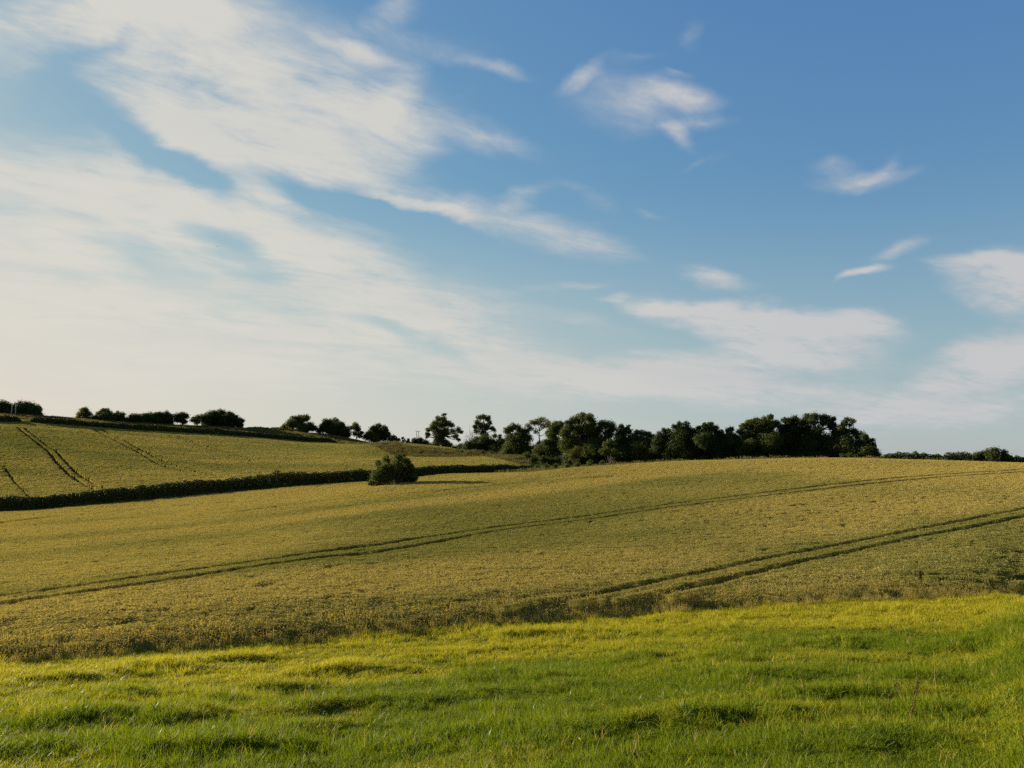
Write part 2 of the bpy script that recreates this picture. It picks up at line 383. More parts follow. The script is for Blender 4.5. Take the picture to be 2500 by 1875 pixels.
def scatter(name, pts, rotz, scl, idx, tint, coll, label, cat, tilt=.12):
    n = len(pts)
    me = bpy.data.meshes.new(name); me.vertices.add(n)
    me.vertices.foreach_set('co', np.asarray(pts, np.float32).ravel())
    rot = np.stack([RNG.normal(0, tilt, n), RNG.normal(0, tilt, n), rotz], 1)
    for nm, ty, key, dat in (('rot', 'FLOAT_VECTOR', 'vector', rot), ('scl', 'FLOAT_VECTOR', 'vector', scl), ('tint', 'FLOAT', 'value', tint)):
        at = me.attributes.new(nm, ty, 'POINT'); at.data.foreach_set(key, np.asarray(dat, np.float32).ravel())
    at = me.attributes.new('idx', 'INT', 'POINT'); at.data.foreach_set('value', np.asarray(idx, np.int32))
    o = link(name, me)
    ng = bpy.data.node_groups.new(name + '_scatter', 'GeometryNodeTree')
    ng.interface.new_socket('Geometry', in_out='INPUT', socket_type='NodeSocketGeometry')
    ng.interface.new_socket('Geometry', in_out='OUTPUT', socket_type='NodeSocketGeometry')
    gi, go = N(ng, 'NodeGroupInput'), N(ng, 'NodeGroupOutput')
    ci = N(ng, 'GeometryNodeCollectionInfo'); ci.inputs[0].default_value = coll
    ci.inputs['Separate Children'].default_value = True; ci.inputs['Reset Children'].default_value = True
    iop = N(ng, 'GeometryNodeInstanceOnPoints'); iop.inputs['Pick Instance'].default_value = True
    ng.links.new(gi.outputs[0], iop.inputs['Points']); ng.links.new(ci.outputs[0], iop.inputs['Instance'])
    for nm, ty, sock in (('idx', 'INT', 'Instance Index'), ('rot', 'FLOAT_VECTOR', 'Rotation'), ('scl', 'FLOAT_VECTOR', 'Scale')):
        na = N(ng, 'GeometryNodeInputNamedAttribute', data_type=ty); na.inputs[0].default_value = nm
        ng.links.new(na.outputs[0], iop.inputs[sock])
    ng.links.new(iop.outputs[0], go.inputs[0])
    md = o.modifiers.new('scatter', 'NODES'); md.node_group = ng
    tag(o, label, cat, kind='stuff')
    return o
def polar_pts(amin, amax, rmin, rmax, density):
    area = .5 * (rmax ** 2 - rmin ** 2) * (amax - amin)
    n = int(area * density)
    a = amin + (amax - amin) * RNG.random(n)
    r = np.sqrt(rmin ** 2 + (rmax ** 2 - rmin ** 2) * RNG.random(n))
    return a, r
def seg_dist(x, y, line):
    d = np.full(len(x), 1e9)
    for (x0, y0), (x1, y1) in zip(line[:-1], line[1:]):
        dx, dy = x1 - x0, y1 - y0; L = dx * dx + dy * dy + 1e-9
        t = np.clip(((x - x0) * dx + (y - y0) * dy) / L, 0, 1)
        d = np.minimum(d, np.hypot(x - x0 - t * dx, y - y0 - t * dy))
    return d
def dense(pl, step=60):
    out = []
    for (x0, y0), (x1, y1) in zip(pl[:-1], pl[1:]):
        n = max(1, int(abs(x1 - x0) / step + .5))
        out += [(x0 + (x1 - x0) * i / n, y0 + (y1 - y0) * i / n) for i in range(n)]
    return out + [pl[-1]]

# ---- pasture grass
g_lib = library('grass_tuft', [
    lambda r: blades(46, .10, .066, .55, .0058, .8, .7, r),
    lambda r: blades(46, .11, .074, .55, .006, .9, .9, r),
    lambda r: blades(40, .09, .098, .5, .0062, .6, 1.0, r),
    lambda r: blades(60, .14, .052, .55, .0058, 1.0, .6, r),
    lambda r: join([blades(40, .11, .064, .5, .0058, .8, .7, r), blades(2, .10, .16, .3, .004, .4, .5, r)]),
    lambda r: ears(2, .10, .20, .3, .0035, .04, r, .5),
    lambda r: blades(12, .06, .075, .4, .016, 1.3, 1.0, r),
    lambda r: blades(5, .05, .17, .35, .0045, .5, .9, r)],
    [M_GRASS] * 5 + [M_SEED, M_BROAD, M_SEED])
def pasture():
    P = []
    for rmin, rmax, dens, s in ((3.6, 9, 140, .95), (9, 15, 110, 1.0), (15, 22, 80, 1.15), (22, 36, 56, 1.35)):
        a, r = polar_pts(R(-44), R(44), rmin, rmax, dens)
        keep = r < R_BORDER(a) + .2
        P.append(np.stack([a[keep], r[keep], np.full(keep.sum(), s)], 1))
    P = np.vstack(P); a, r, s = P.T; n = len(a)
    x, y = r * np.sin(a), r * np.cos(a); z = H(x, y) - .005
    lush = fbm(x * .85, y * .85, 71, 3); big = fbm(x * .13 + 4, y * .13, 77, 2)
    hgt = s * (.68 + .62 * sstep(.35, .7, lush)) * (.55 + .9 * RNG.random(n) ** 1.3)
    # straw-coloured, shorter sward towards the crop; lush green near the camera, with grazing shade put into its tint
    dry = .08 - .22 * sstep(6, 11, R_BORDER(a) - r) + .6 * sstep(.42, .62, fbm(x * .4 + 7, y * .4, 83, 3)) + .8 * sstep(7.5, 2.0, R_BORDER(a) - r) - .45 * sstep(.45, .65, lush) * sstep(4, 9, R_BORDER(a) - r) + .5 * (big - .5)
    idx = RNG.integers(0, 5, n); q = RNG.random(n); idx[q < .006] = 5; idx[(q > .02) & (q < .05)] = 6; idx[(q > .06) & (q < .085)] = 7
    scl = np.stack([s, s, hgt], 1)
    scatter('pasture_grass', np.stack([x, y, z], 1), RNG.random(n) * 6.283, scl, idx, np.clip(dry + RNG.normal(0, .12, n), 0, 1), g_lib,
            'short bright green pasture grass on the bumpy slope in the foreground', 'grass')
pasture()

# ---- long dry grass along the edge of the crop
m_lib = library('margin_tuft', [lambda r: join([blades(45, .2, .30, .5, .007, .5, .7, r), ears(10, .2, .36, .35, .008, .07, r, .35)]),
                                lambda r: join([blades(50, .22, .24, .5, .007, .6, .8, r), ears(6, .2, .42, .3, .008, .07, r, .35)])], M_MARGIN)
def margin():
    a, r0 = polar_pts(R(-44), R(44), 18, 36, 36)
    d = r0 - R_BORDER(a); keep = (d > -.5) & (d < 1.6) & (RNG.random(len(a)) < np.clip(1.15 - np.abs(d) * .45, 0, 1))
    a, r = a[keep], r0[keep]; n = len(a)
    x, y = r * np.sin(a), r * np.cos(a)
    s = .20 + .36 * fbm(x * .5, y * .5, 91, 2) * RNG.random(n) + .25 * RNG.random(n) + .25 * sstep(-.5, .35, r - R_BORDER(a)) + .35 * sstep(.3, 1.5, r - R_BORDER(a))
    scatter('margin_grass', np.stack([x, y, H(x, y)], 1), RNG.random(n) * 6.28, np.stack([s, s, s], 1), RNG.integers(0, 2, n), np.zeros(n), m_lib,
            'strip of long dry yellow grass between the pasture and the wheat', 'grass')
margin()

# ---- the crop: wheel tracks are lines without plants
def track(pl, h, **kw): return [hit(px, py, h, **kw) for px, py in dense(pl)]
S1A = [(930,1538),(1166,1499),(1410,1455),(1700,1404),(1901,1358),(2202,1302),(2500,1243),(2700,1203)]
S2A = [(-150,1476),(0,1457),(163,1436),(325,1412),(529,1383),(692,1363),(900,1335),(1085,1305),(1300,1277),(1446,1257),(1637,1232),(1791,1213),(2011,1186),(2200,1167),(2500,1145)]
S3 = [(2265,1463),(2360,1441),(2440,1424),(2500,1412),(2600,1390)]
S4 = [(0,1277),(100,1264),(195,1257),(330,1244),(460,1233),(560,1226)]
S6 = [(560,1252),(720,1231),(831,1219),(947,1209),(1051,1201),(1202,1186),(1405,1168),(1492,1163)]
def beside(line, d):
    p = np.array(line); t = np.gradient(p, axis=0); t /= np.linalg.norm(t, axis=1)[:, None] + 1e-9
    for _ in range(6): t[1:-1] = (t[:-2] + t[1:-1] + t[2:]) / 3
    return [tuple(v) for v in p + d * np.stack([t[:, 1], -t[:, 0]], 1)]
def smooth(line, n=3):
    p = np.array(line)
    for _ in range(n): p[1:-1] = (p[:-2] + 2 * p[1:-1] + p[2:]) / 4
    return [tuple(v) for v in p]
t1 = smooth(track(S1A, .5, r0=18, r1=139)); t2 = smooth(track(S2A, .5, r0=18, r1=139))
near_tracks = [(t1, .34), (beside(t1, 1.7), .38), (t2, .44), (beside(t2, 2.1), .44)] + [(track(p, .5, r0=q, r1=139), w) for p, w, q in ((S3, .24, 32.5), (S4, .7, 60), (S6, .40, 50))]
FA = [(42,1044),(87,1079),(116,1102),(139,1131),(168,1160),(208,1185),(243,1203)]
FB = [(59,1046),(98,1076),(136,1102),(162,1131),(188,1157),(226,1180),(263,1198)]
FC = [(229,1050),(275,1073),(333,1102),(379,1130),(411,1144),(463,1157)]
FD = [(243,1050),(295,1072),(356,1105),(411,1132),(451,1147),(521,1164)]
FE = [(411,1064),(492,1093),(550,1111),(608,1127)]
FF = [(434,1067),(506,1092),(579,1114),(640,1130)]
FG = [(9,1140),(35,1177),(72,1215)]
far_tracks = [([hit(px, py, .45, r0=150, r1=305) for px, py in dense(p, 12)], w) for p, w in ((FA, .58), (FB, .54), (FC, .62), (FD, .60), (FE, .46), (FF, .46), (FG, .34))]

w_lib = library('wheat_clump', [
    lambda r: join([blades(20, .15, .42, .3, .011, .3, .5, r), ears(52, .18, .54, .06, .008, .07, r, .12)]),
    lambda r: join([blades(24, .15, .45, .3, .011, .35, .6, r), ears(48, .18, .55, .07, .008, .075, r, .12)]),
    lambda r: join([blades(18, .14, .40, .3, .011, .3, .5, r), ears(54, .17, .53, .06, .008, .07, r, .12)]),
    lambda r: join([blades(34, .36, .42, .3, .026, .4, .6, r), ears(70, .38, .54, .16, .028, .12, r)]),
    lambda r: join([blades(34, .36, .44, .3, .026, .4, .6, r), ears(74, .38, .55, .18, .028, .12, r)])], M_WHEAT)
def wheat():
    P = []
    for rmin, rmax, dens, kind in ((19, 50, 24, 0), (50, 100, 15, 0), (100, 160, 10, 0)):
        a, r = polar_pts(R(-43), R(43), rmin, rmax, dens)
        keep = (r > R_BORDER(a) + .2 + .5 * RNG.random(len(a))) & (r < R_NEAR_END(a))
        P.append(np.stack([a[keep], r[keep], np.full(keep.sum(), kind)], 1))
    P = np.vstack(P); a, r, kind = P.T
    x, y = r * np.sin(a), r * np.cos(a); n_open = len(x)
    for ln, w in near_tracks[:5]:                                       # even rows of plants edging each wheel mark
        p = np.array(ln); L_ = np.concatenate([[0], np.cumsum(np.hypot(*np.diff(p, axis=0).T))]); q = np.arange(0, L_[-1], .085)
        lx, ly = np.interp(q, L_, p[:, 0]), np.interp(q, L_, p[:, 1]); tx, ty = np.gradient(lx), np.gradient(ly); tl = np.hypot(tx, ty) + 1e-9
        for sd in (-1, 1):
            off = sd * (w + .12 + .03 * RNG.random(len(q)))
            x = np.append(x, lx + ty / tl * off); y = np.append(y, ly - tx / tl * off); kind = np.append(kind, np.zeros(len(q)))
    r, a = np.hypot(x, y), np.arctan2(x, y)
    row = np.arange(len(x)) >= n_open
    near_d = np.full(len(x), 1e9); keep = ~row | ((r > R_BORDER(a) + .4) & (r < R_NEAR_END(a)))
    for ln, w in near_tracks:
        d = seg_dist(x, y, ln); keep &= d > np.where(row, w + .09, w + .16); near_d = np.minimum(near_d, d)
    keep &= row | (fbm(x * .8, y * .8, 133, 2) > .10 + .14 * RNG.random(len(x)))
    x, y, a, r, kind, near_d = x[keep], y[keep], a[keep], r[keep], kind[keep], near_d[keep]
    n = len(x); ca, sa = math.cos(R(40)), math.sin(R(40))
    u, v = x * ca + y * sa, -x * sa + y * ca                      # along and across the drilling
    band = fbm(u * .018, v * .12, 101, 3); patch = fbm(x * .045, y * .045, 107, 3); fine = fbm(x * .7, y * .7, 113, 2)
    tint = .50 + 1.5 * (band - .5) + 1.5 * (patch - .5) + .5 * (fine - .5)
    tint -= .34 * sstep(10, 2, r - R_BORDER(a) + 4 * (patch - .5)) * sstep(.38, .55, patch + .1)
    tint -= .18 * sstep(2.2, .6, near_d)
    tint += .6 * sstep(60, 110, r) - .5 * sstep(11, 2, R_NEAR_END(a) - r) * (a < R(2)) + .08 * sstep(R(5), R(25), a)  # crop greener below the valley hedge: its shade strip put into the tint
    s = .90 + .12 * fbm(x * 1.3, y * 1.3, 121, 2) + .06 * RNG.random(n) + .10 * (fbm(x * .16, y * .16, 127, 2) - .5)
    ramp = np.interp(a, [R(-20), R(-4)], [4.2, 3.2])
    rf = np.clip(.42 + .58 * ((r - R_BORDER(a)) / ramp).clip(0, 1) ** .8, .42, 1)
    s *= np.where(near_d < .7, np.maximum(rf, .88), rf)
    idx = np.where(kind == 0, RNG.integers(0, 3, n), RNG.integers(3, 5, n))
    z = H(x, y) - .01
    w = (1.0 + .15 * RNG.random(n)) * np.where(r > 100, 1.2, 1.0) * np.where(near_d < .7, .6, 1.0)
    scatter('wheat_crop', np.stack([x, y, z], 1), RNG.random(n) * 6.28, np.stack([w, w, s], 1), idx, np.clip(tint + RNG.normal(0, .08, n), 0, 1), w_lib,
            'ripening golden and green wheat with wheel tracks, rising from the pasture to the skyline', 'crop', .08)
wheat()
f_lib = library('far_wheat_clump', [
    lambda r: join([blades(36, .48, .44, .3, .045, .4, .5, r), ears(70, .52, .54, .10, .042, .15, r, .15)]),
    lambda r: join([blades(36, .48, .46, .3, .045, .4, .5, r), ears(70, .52, .55, .11, .042, .15, r, .15)])], M_WHEAT)
def far_wheat():
    a, r = polar_pts(R(-43), az_of(1300), 140, 315, 5.5)
    keep = (r > R_HEDGE(a) + 2.5) & (r < R_FAR_END(a)); a, r = a[keep], r[keep]
    x, y = r * np.sin(a), r * np.cos(a); keep = np.ones(len(x), bool)
    fd = np.full(len(x), 1e9)
    for ln, w in far_tracks:
        d = seg_dist(x, y, ln) - w; keep &= d > .05; fd = np.minimum(fd, d)
    x, y, a, r, fd = x[keep], y[keep], a[keep], r[keep], fd[keep]; wd = np.where(fd < .6, .5, 1.0)
    # a second small field shows as a thin slice beyond the rough bank
    a2, r2 = polar_pts(az_of(985), az_of(1240), 254, 290, 4)
    x = np.append(x, r2 * np.sin(a2)); y = np.append(y, r2 * np.cos(a2)); r = np.append(r, r2); a = np.append(a, a2); n = len(x)
    tint = .30 + 1.3 * (fbm(x * .03, y * .10, 141, 3) - .5) + .6 * (fbm(x * .2, y * .2, 143, 2) - .5)
    tint += .3 * sstep(215, 165, r)
    s = .9 + .22 * RNG.random(n)
    scatter('far_wheat_crop', np.stack([x, y, H(x, y) - .01], 1), RNG.random(n) * 6.28, np.stack([np.append(wd, np.ones(n - len(wd)))] * 2 + [s], 1), RNG.integers(0, 2, n),
            np.clip(tint + RNG.normal(0, .05, n), 0, 1), f_lib, 'olive gold wheat on the far hillside with curving wheel tracks, beyond the low hedge', 'crop', .05)
far_wheat()
r_lib = library('rough_clump', [
    lambda r: blades(70, .8, .55, .5, .06, .6, .8, r),
    lambda r: join([blades(60, .8, .45, .5, .06, .6, .8, r), ears(14, .7, .8, .3, .05, .2, r)])], M_ROUGH)
def rough():
    P = []
    def add(p0, p1, r0, r1, d, cond, base):
        a, r = polar_pts(az_of(p0), az_of(p1), r0, r1, d); k_ = cond(a, r); a, r = a[k_], r[k_]
        P.append(np.stack([a, r, np.full(len(a), base)], 1))
    add(790, 1290, 160, 285, 1.3, lambda a, r: (r > R_FAR_END(a) + .5) & ~((a > az_of(985)) & (a < az_of(1240)) & (r > 253)), .05)
    add(-500, 960, 306, 400, .8, lambda a, r: r > np.maximum(R_FAR_END(a), 306 + 0 * a) + 3, .55)
    add(1200, 2700, 137, 172, .9, lambda a, r: r > R_NEAR_END(a) + .5, .3)
    add(-500, 1330, 132, 168, 1.1, lambda a, r: (r > R_NEAR_END(a) + .3) & (r < R_HEDGE(a) - .6), .45)
    P = np.vstack(P); a, r, b = P.T; n = len(a); x, y = r * np.sin(a), r * np.cos(a)
    s = .55 + .8 * fbm(x * .15, y * .15, 151, 2) * (.6 + .6 * RNG.random(n)); s = np.where(b > .4, s * .55, s)
    tint = np.clip(b + 1.0 * (fbm(x * .06, y * .06, 157, 3) - .5) + RNG.normal(0, .12, n), 0, 1)
    scatter('rough_grass', np.stack([x, y, H(x, y) - .02], 1), RNG.random(n) * 6.28, np.stack([s * .5 + .6, s * .5 + .6, s], 1), RNG.integers(0, 2, n), tint, r_lib,
            'rough olive grass on the unmown bank and field edges on the far hill', 'grass', .1)
rough()

# ------------------------------------------------------------------ trees, shrubs and hedges
def leaf_quads(centres, normals, size, rng):
    n = len(centres)
    nv = normals + rng.normal(0, .75, (n, 3)); nv /= np.linalg.norm(nv, axis=1)[:, None] + 1e-9
    ref = rng.normal(0, 1, (n, 3)); u = np.cross(nv, ref); u /= np.linalg.norm(u, axis=1)[:, None] + 1e-9
    w = np.cross(nv, u); s = size * (.6 + .8 * rng.random(n))[:, None]
    v = np.stack([centres - u * s * .5, centres + w * s * .34, centres + u * s * .5, centres - w * s * .34], 1).reshape(-1, 3)
    return v, np.arange(4 * n).reshape(-1, 4)
def clump_leaves(blobs, size, dens, rng, sub=7, squash=.85):
    C, NN = [], []
    for c, R_ in blobs:
        c = np.asarray(c)
        for k in range(int(sub + 3.0 * min(R_, 3) ** 2)):
            d = rng.normal(0, 1, 3); d /= np.linalg.norm(d); rr = R_ * (.2 + .66 * rng.random()) if k else 0
            sc = c + d * rr * np.array([1, 1, squash]); sr = R_ * (.26 + .34 * rng.random()) * (1.25 if k == 0 else 1)
            n = max(8, int(dens * 11 * sr * sr / (size * size)))
            e = rng.normal(0, 1, (n, 3)); e /= np.linalg.norm(e, axis=1)[:, None]
            q = (.35 + .62 * rng.random(n) ** .8 + .14 * rng.exponential(1, n))[:, None]
            C.append(sc + e * q * sr * np.array([1, 1, squash])); NN.append(e)
        n = max(10, int(dens * 16 * R_ * R_ / (size * size)))         # loose leaves through the whole clump
        e = rng.normal(0, 1, (n, 3)); e /= np.linalg.norm(e, axis=1)[:, None]
        q = (rng.random(n) ** .45 * .92 + .10 * rng.exponential(1, n))[:, None]
        C.append(c + e * q * R_ * np.array([1, 1, squash])); NN.append(e)
    return leaf_quads(np.vstack(C), np.vstack(NN), size, rng)
def at_px(px, py, r):
    a, t = ray(px, py); return np.array([r * math.sin(a), r * math.cos(a), r * t])
TREE_SEED = [0]
def tree(kind, label, cat, px, r, blobs, mat, leaf=.26, dens=1.0, group=None, trunk=True, depth=.75, base_y=None, sub=7, bark=None, trunk_r=None, fill=True, grow=1.5):
    """one tree: trunk with limbs reaching into its clumps, crown of many leaf faces"""
    TREE_SEED[0] += 1; rng = np.random.default_rng(500 + TREE_SEED[0])
    if kind == 'wood_tree' and fill:                                 # leafy skirts: the wood is closed down to the ground
        x0, x1 = min(b[0] for b in blobs) + 4, max(b[0] for b in blobs) - 4
        blobs = blobs + [(x, rng.uniform(1086, np.interp(x, [1200, 1450, 1700], [1122, 1136, 1120])), 11) for x in np.arange(x0, x1, 9)] \
            + [(x, np.interp(x, [1200, 1450, 1700, 2000], [1118, 1134, 1121, 1114]), 9) for x in np.arange(x0, x1, 7)]
    if kind == 'wood_tree' and fill: grow = 1.8
    a = az_of(px); bx, by = pol(a, r); bz = H1(bx, by) - .1
    root = bpy.data.objects.new(kind, None); COL.objects.link(root); root.location = (bx, by, bz)
    tag(root, label, cat, group)
    o = np.array([bx, by, bz]); dirv = np.array([math.sin(a), math.cos(a), 0])
    xs = [b[0] for b in blobs]; half = max(1e-3, (max(xs) - min(xs)) * .5) * r / F
    B = []
    for (qx, qy, qr) in blobs:
        p = at_px(qx, qy, r) - o; R_ = qr * r / F * grow
        side = (qx - .5 * (max(xs) + min(xs))) * r / F / half
        room = half * depth * math.sqrt(max(.08, 1 - min(1, side * side)))
        B.append((p + dirv * (rng.random() * 2 - 1) * room, R_))
    top = max(b[0][2] for b in B)
    if fill:                                                        # the sides that are not seen in outline
        for p, R_ in list(B):
            if rng.random() < .6 and R_ > .5:
                B.append((p + dirv * rng.choice([-1, 1]) * (R_ * .7 + half * depth * .6 * rng.random()) + np.array([0, 0, -R_ * .3 * rng.random()]), R_ * .85))
    # crowns never sink below the ground they stand on
    BB = []
    for p, R_ in B:
        gz = H1(bx + p[0], by + p[1]) - bz
        p = p.copy(); p[2] = max(p[2], gz + R_ * .45); BB.append((p, R_))
    B = BB
    v, q = clump_leaves(B, leaf, dens, rng, sub)
    link('crown', mesh_np('crown', v, [q], mat), root)
    mb = MB()
    if trunk:
        tr = trunk_r or max(.12, .035 * top)
        mid = np.mean([b[0] for b in B[:len(blobs)]], axis=0)
        fork = np.array([mid[0] * .5, mid[1] * .5, max(.6, top * .38)])
        head = np.array([mid[0], mid[1], top * .78])
        mb.ring_tube([np.zeros(3), fork * .3 + [0, 0, .1], fork, .5 * (fork + head) + rng.normal(0, .12, 3), head],
                     [tr * 1.35, tr, tr * .8, tr * .5, tr * .16], 8)
        for p, R_ in B:
            s = fork + (head - fork) * max(0, min(.9, (p[2] - fork[2]) / max(.2, head[2] - fork[2]) - .25))
            m_ = .5 * (s + p) + rng.normal(0, .1 * np.linalg.norm(p - s) + .02, 3) + [0, 0, -.06 * np.linalg.norm(p - s)]
            mb.ring_tube([s, m_, p], [tr * .42, tr * .26, tr * .08], 5)
            for k in range(3):
                e = p + rng.normal(0, .5, 3) * R_ + [0, 0, R_ * .3]
                mb.ring_tube([m_ + (p - m_) * .5, .5 * (p + e), e], [tr * .15, tr * .09, tr * .04], 4)
    else:
        for p, R_ in B:
            b0 = np.array([rng.normal(0, .03), rng.normal(0, .03), -.05])
            mb.ring_tube([b0, .5 * (b0 + p) + rng.normal(0, .08, 3), p], [.06, .04, .012], 5)
    link('trunk' if trunk else 'stems', mb.mesh('trunk', bark or M_BARK, True), root)
    return root

def hedge(kind, label, pts, width, mat, leaf=.24, dens=1.0, ends=(1, 1), group=None, bump=.12):
    """pts: list of (photo x, distance, height in m); clipped hedge of leaf faces along the line"""
    TREE_SEED[0] += 1; rng = np.random.default_rng(900 + TREE_SEED[0])
    az = np.array([az_of(p[0]) for p in pts]); rr = np.array([p[1] for p in pts]); hh = np.array([p[2] for p in pts])
    q = np.linspace(0, 1, 400); ai = np.interp(q, np.linspace(0, 1, len(az)), az)
    ri = np.interp(ai, az, rr); hi = np.interp(ai, az, hh)
    x, y = ri * np.sin(ai), ri * np.cos(ai); seg = np.hypot(np.diff(x), np.diff(y)); L = np.concatenate([[0], np.cumsum(seg)])
    tx, ty = np.gradient(x, L), np.gradient(y, L)
    tot = L[-1]; mean_h = float(hi.mean())
    n = int(tot * (2 * mean_h + width) * 8 * dens / (leaf * leaf))
    s = rng.random(n) * tot
    X, Y, Hh, TX, TY = (np.interp(s, L, c) for c in (x, y, hi, tx, ty))
    endf = np.minimum(1, np.minimum(s / ends[0], (tot - s) / ends[1]).clip(0, 1)) ** .5
    Hh = Hh * (1 + bump * 2 * (fbm(s * .35, s * 0 + 3, 61, 3) - .5) + bump * (vnoise(s * 1.6, s * 0, 63) - .5)) * (.25 + .75 * endf)
    # superellipse cross-section, leaves in the outer half
    th = rng.random(n) * math.pi; rad = .5 + .52 * rng.random(n) ** .6
    cx = np.sign(np.cos(th)) * np.abs(np.cos(th)) ** .6; cz = np.abs(np.sin(th)) ** .6
    low = rng.random(n) < .28
    z = np.where(low, rng.random(n) * .6, cz * rad); lat = np.where(low, np.sign(cx) * (.6 + .45 * rng.random(n)), cx * rad)
    wid = width * .5 * (1 + .3 * (fbm(s * .5, s * 0 + 9, 67, 2) - .5)) * (.5 + .5 * endf)
    px_, py_ = X - TY * lat * wid, Y + TX * lat * wid
    g = H(px_, py_)
    ox, oy = float(x[200]), float(y[200]); oz = H1(ox, oy)
    cen = np.stack([px_ - ox, py_ - oy, g + z * Hh - oz], 1)
    nor = np.stack([-TY * lat, TX * lat, z], 1); nor /= np.linalg.norm(nor, axis=1)[:, None] + 1e-6
    v, f = leaf_quads(cen, nor, leaf, rng)
    root = bpy.data.objects.new(kind, None); COL.objects.link(root); root.location = (ox, oy, oz)
    tag(root, label, 'hedge', group)
    link('foliage', mesh_np('foliage', v, [f], mat), root)
    mb = MB()
    for s0 in np.arange(.4, tot - .4, 1.6):
        X0, Y0, h0 = (float(np.interp(s0, L, c)) for c in (x, y, hi)); z0 = H1(X0, Y0)
        for k in range(2):
            e = rng.normal(0, .3, 3)
            mb.ring_tube([(X0 - ox, Y0 - oy, z0 - oz - .05), (X0 - ox + e[0] * .4, Y0 - oy + e[1] * .4, z0 - oz + h0 * .4), (X0 - ox + e[0], Y0 - oy + e[1], z0 - oz + h0 * .75)], [.05, .04, .015], 4)
    tag(link('stems', mb.mesh('stems', M_BARK), root), kind='stuff')
    return root

hedge('field_hedge', 'long dark hedge across the valley below the far hillside, dipping to the left edge',
      [(-220,140,2.3),(0,141,2.25),(160,143,2.2),(320,146.5,2.3),(470,149,2.4),(600,152,2.5),(655,153,2.9),(675,153.3,3.6),(695,153.7,2.9),(760,155,2.5),(900,157.3,2.4),(1020,158.8,2.1),(1150,160.6,1.9),(1240,162,1.7),(1325,163.5,1.3)],
      2.2, M_HEDGE, .24, 1.0, (2, 3), 'hedges between the fields')
hedge('field_hedge', 'short end of dark clipped hedge left of the gap on the far skyline',
      [(-160,304,2.4),(0,304,2.4),(30,304.2,2.3),(44,304.3,2.0)], 2.2, M_HEDGE, .36, 1.0, (2, 1.6), 'hedges between the fields')
hedge('field_hedge', 'long dark clipped hedge along the top of the far wheat, right of the gap',
      [(66,304.5,2.1),(80,304.7,2.3),(200,306,2.3),(330,308,2.3),(450,309.5,2.2),(515,310.2,2.6),(526,310.4,3.1),(540,310.6,2.4),(600,311.4,2.0),(700,313,2.1),(790,314.5,2.1),(822,315,1.6)],
      2.2, M_HEDGE, .36, 1.0, (1.6, 3), 'hedges between the fields')
hedge('field_hedge', 'low ragged green hedge on the right skyline behind the wheat crest',
      [(2142,142,1.2),(2170,142,1.9),(2200,142.2,1.75),(2260,142.4,1.85),(2310,142.6,1.9),(2370,142.8,1.75),(2420,143,1.7),(2500,143.2,1.8),(2700,144,2.0)],
      1.8, M_LEAF_MID, .2, .8, (2, 2), 'hedges between the fields', .32)
hedge('field_hedge', 'thin low scrubby hedge on the skyline between the two groups of far trees',
      [(598,352,1.1),(640,352,1.3),(690,353,1.5),(740,350,1.4)], 1.6, M_LEAF_PALE, .36, .7, (2, 2), 'hedges between the fields', .3)

G1 = 'trees on the far left skyline'; G2 = 'trees of the wood behind the wheat'; G3 = 'shrubs along the wood and bank'
L, D, P = M_LEAF_MID, M_LEAF, M_LEAF_PALE
far = dict(leaf=.42, group=G1)
tree('skyline_tree', 'broad tree cut by the left edge of the photo, left of the twin poles', 'tree', 4, 358, [(-24,1000,15),(8,992,10),(12,1004,11),(24,1000,8),(-6,1010,12),(20,1011,8)], L, **far)
tree('skyline_tree', 'dense dark rounded tree just right of the left twin poles', 'tree', 60, 358, [(57,998,13),(46,1004,11),(70,1001,12),(60,1010,15),(80,1010,10),(90,1017,7),(97,1022,5)], D, **far)
tree('skyline_tree', 'thin pale tree leaning out from the right of the dark rounded tree by the poles', 'tree', 86, 362, [(88,995,6),(95,998,5),(83,992,6),(93,1004,4)], P, dens=.6, **far)
tree('skyline_tree', 'small open tree with gaps, standing alone at the left of the skyline group', 'tree', 206, 356, [(206,1003,7),(198,1010,6),(213,1009,6),(192,1017,5),(208,1016,5),(219,1012,4),(189,1026,4),(216,1025,4)], P, dens=.75, trunk_r=.3, **far)
tree('skyline_tree', 'peaked tree with a sloping left side, right of the small open tree', 'tree', 258, 357, [(256,1005,7),(246,1012,7),(264,1010,7),(238,1023,8),(258,1022,11),(272,1021,9),(226,1029,6)], L, **far)
tree('skyline_tree', 'small flat-topped tree with a see-through middle beside the peaked tree', 'tree', 291, 357, [(287,1011,6),(296,1013,6),(282,1022,8),(300,1023,7),(308,1027,6)], L, **far)
tree('skyline_tree', 'low even dark tree at the left of the long skyline clump', 'tree', 334, 358, [(324,1021,8),(337,1019,8),(350,1021,9),(330,1028,9),(317,1028,7),(347,1031,9)], D, **far)
tree('skyline_tree', 'wide lumpy dark tree in the middle of the long skyline clump', 'tree', 388, 359, [(362,1016,7),(373,1018,8),(385,1014,7),(396,1017,8),(405,1014,7),(414,1019,7),(380,1027,10),(400,1028,10),(415,1030,7),(366,1029,8)], D, **far)
tree('skyline_tree', 'small dark flat-topped tree at the right end of the long skyline clump', 'tree', 442, 359, [(432,1015,6),(445,1014,7),(455,1017,5),(438,1023,7),(449,1029,6),(431,1026,5)], D, **far)
tree('skyline_tree', 'small pale see-through tree against the left of the big dome tree', 'tree', 479, 358, [(478,1022,6),(486,1018,5),(470,1026,5),(482,1029,6)], P, dens=.65, **far)
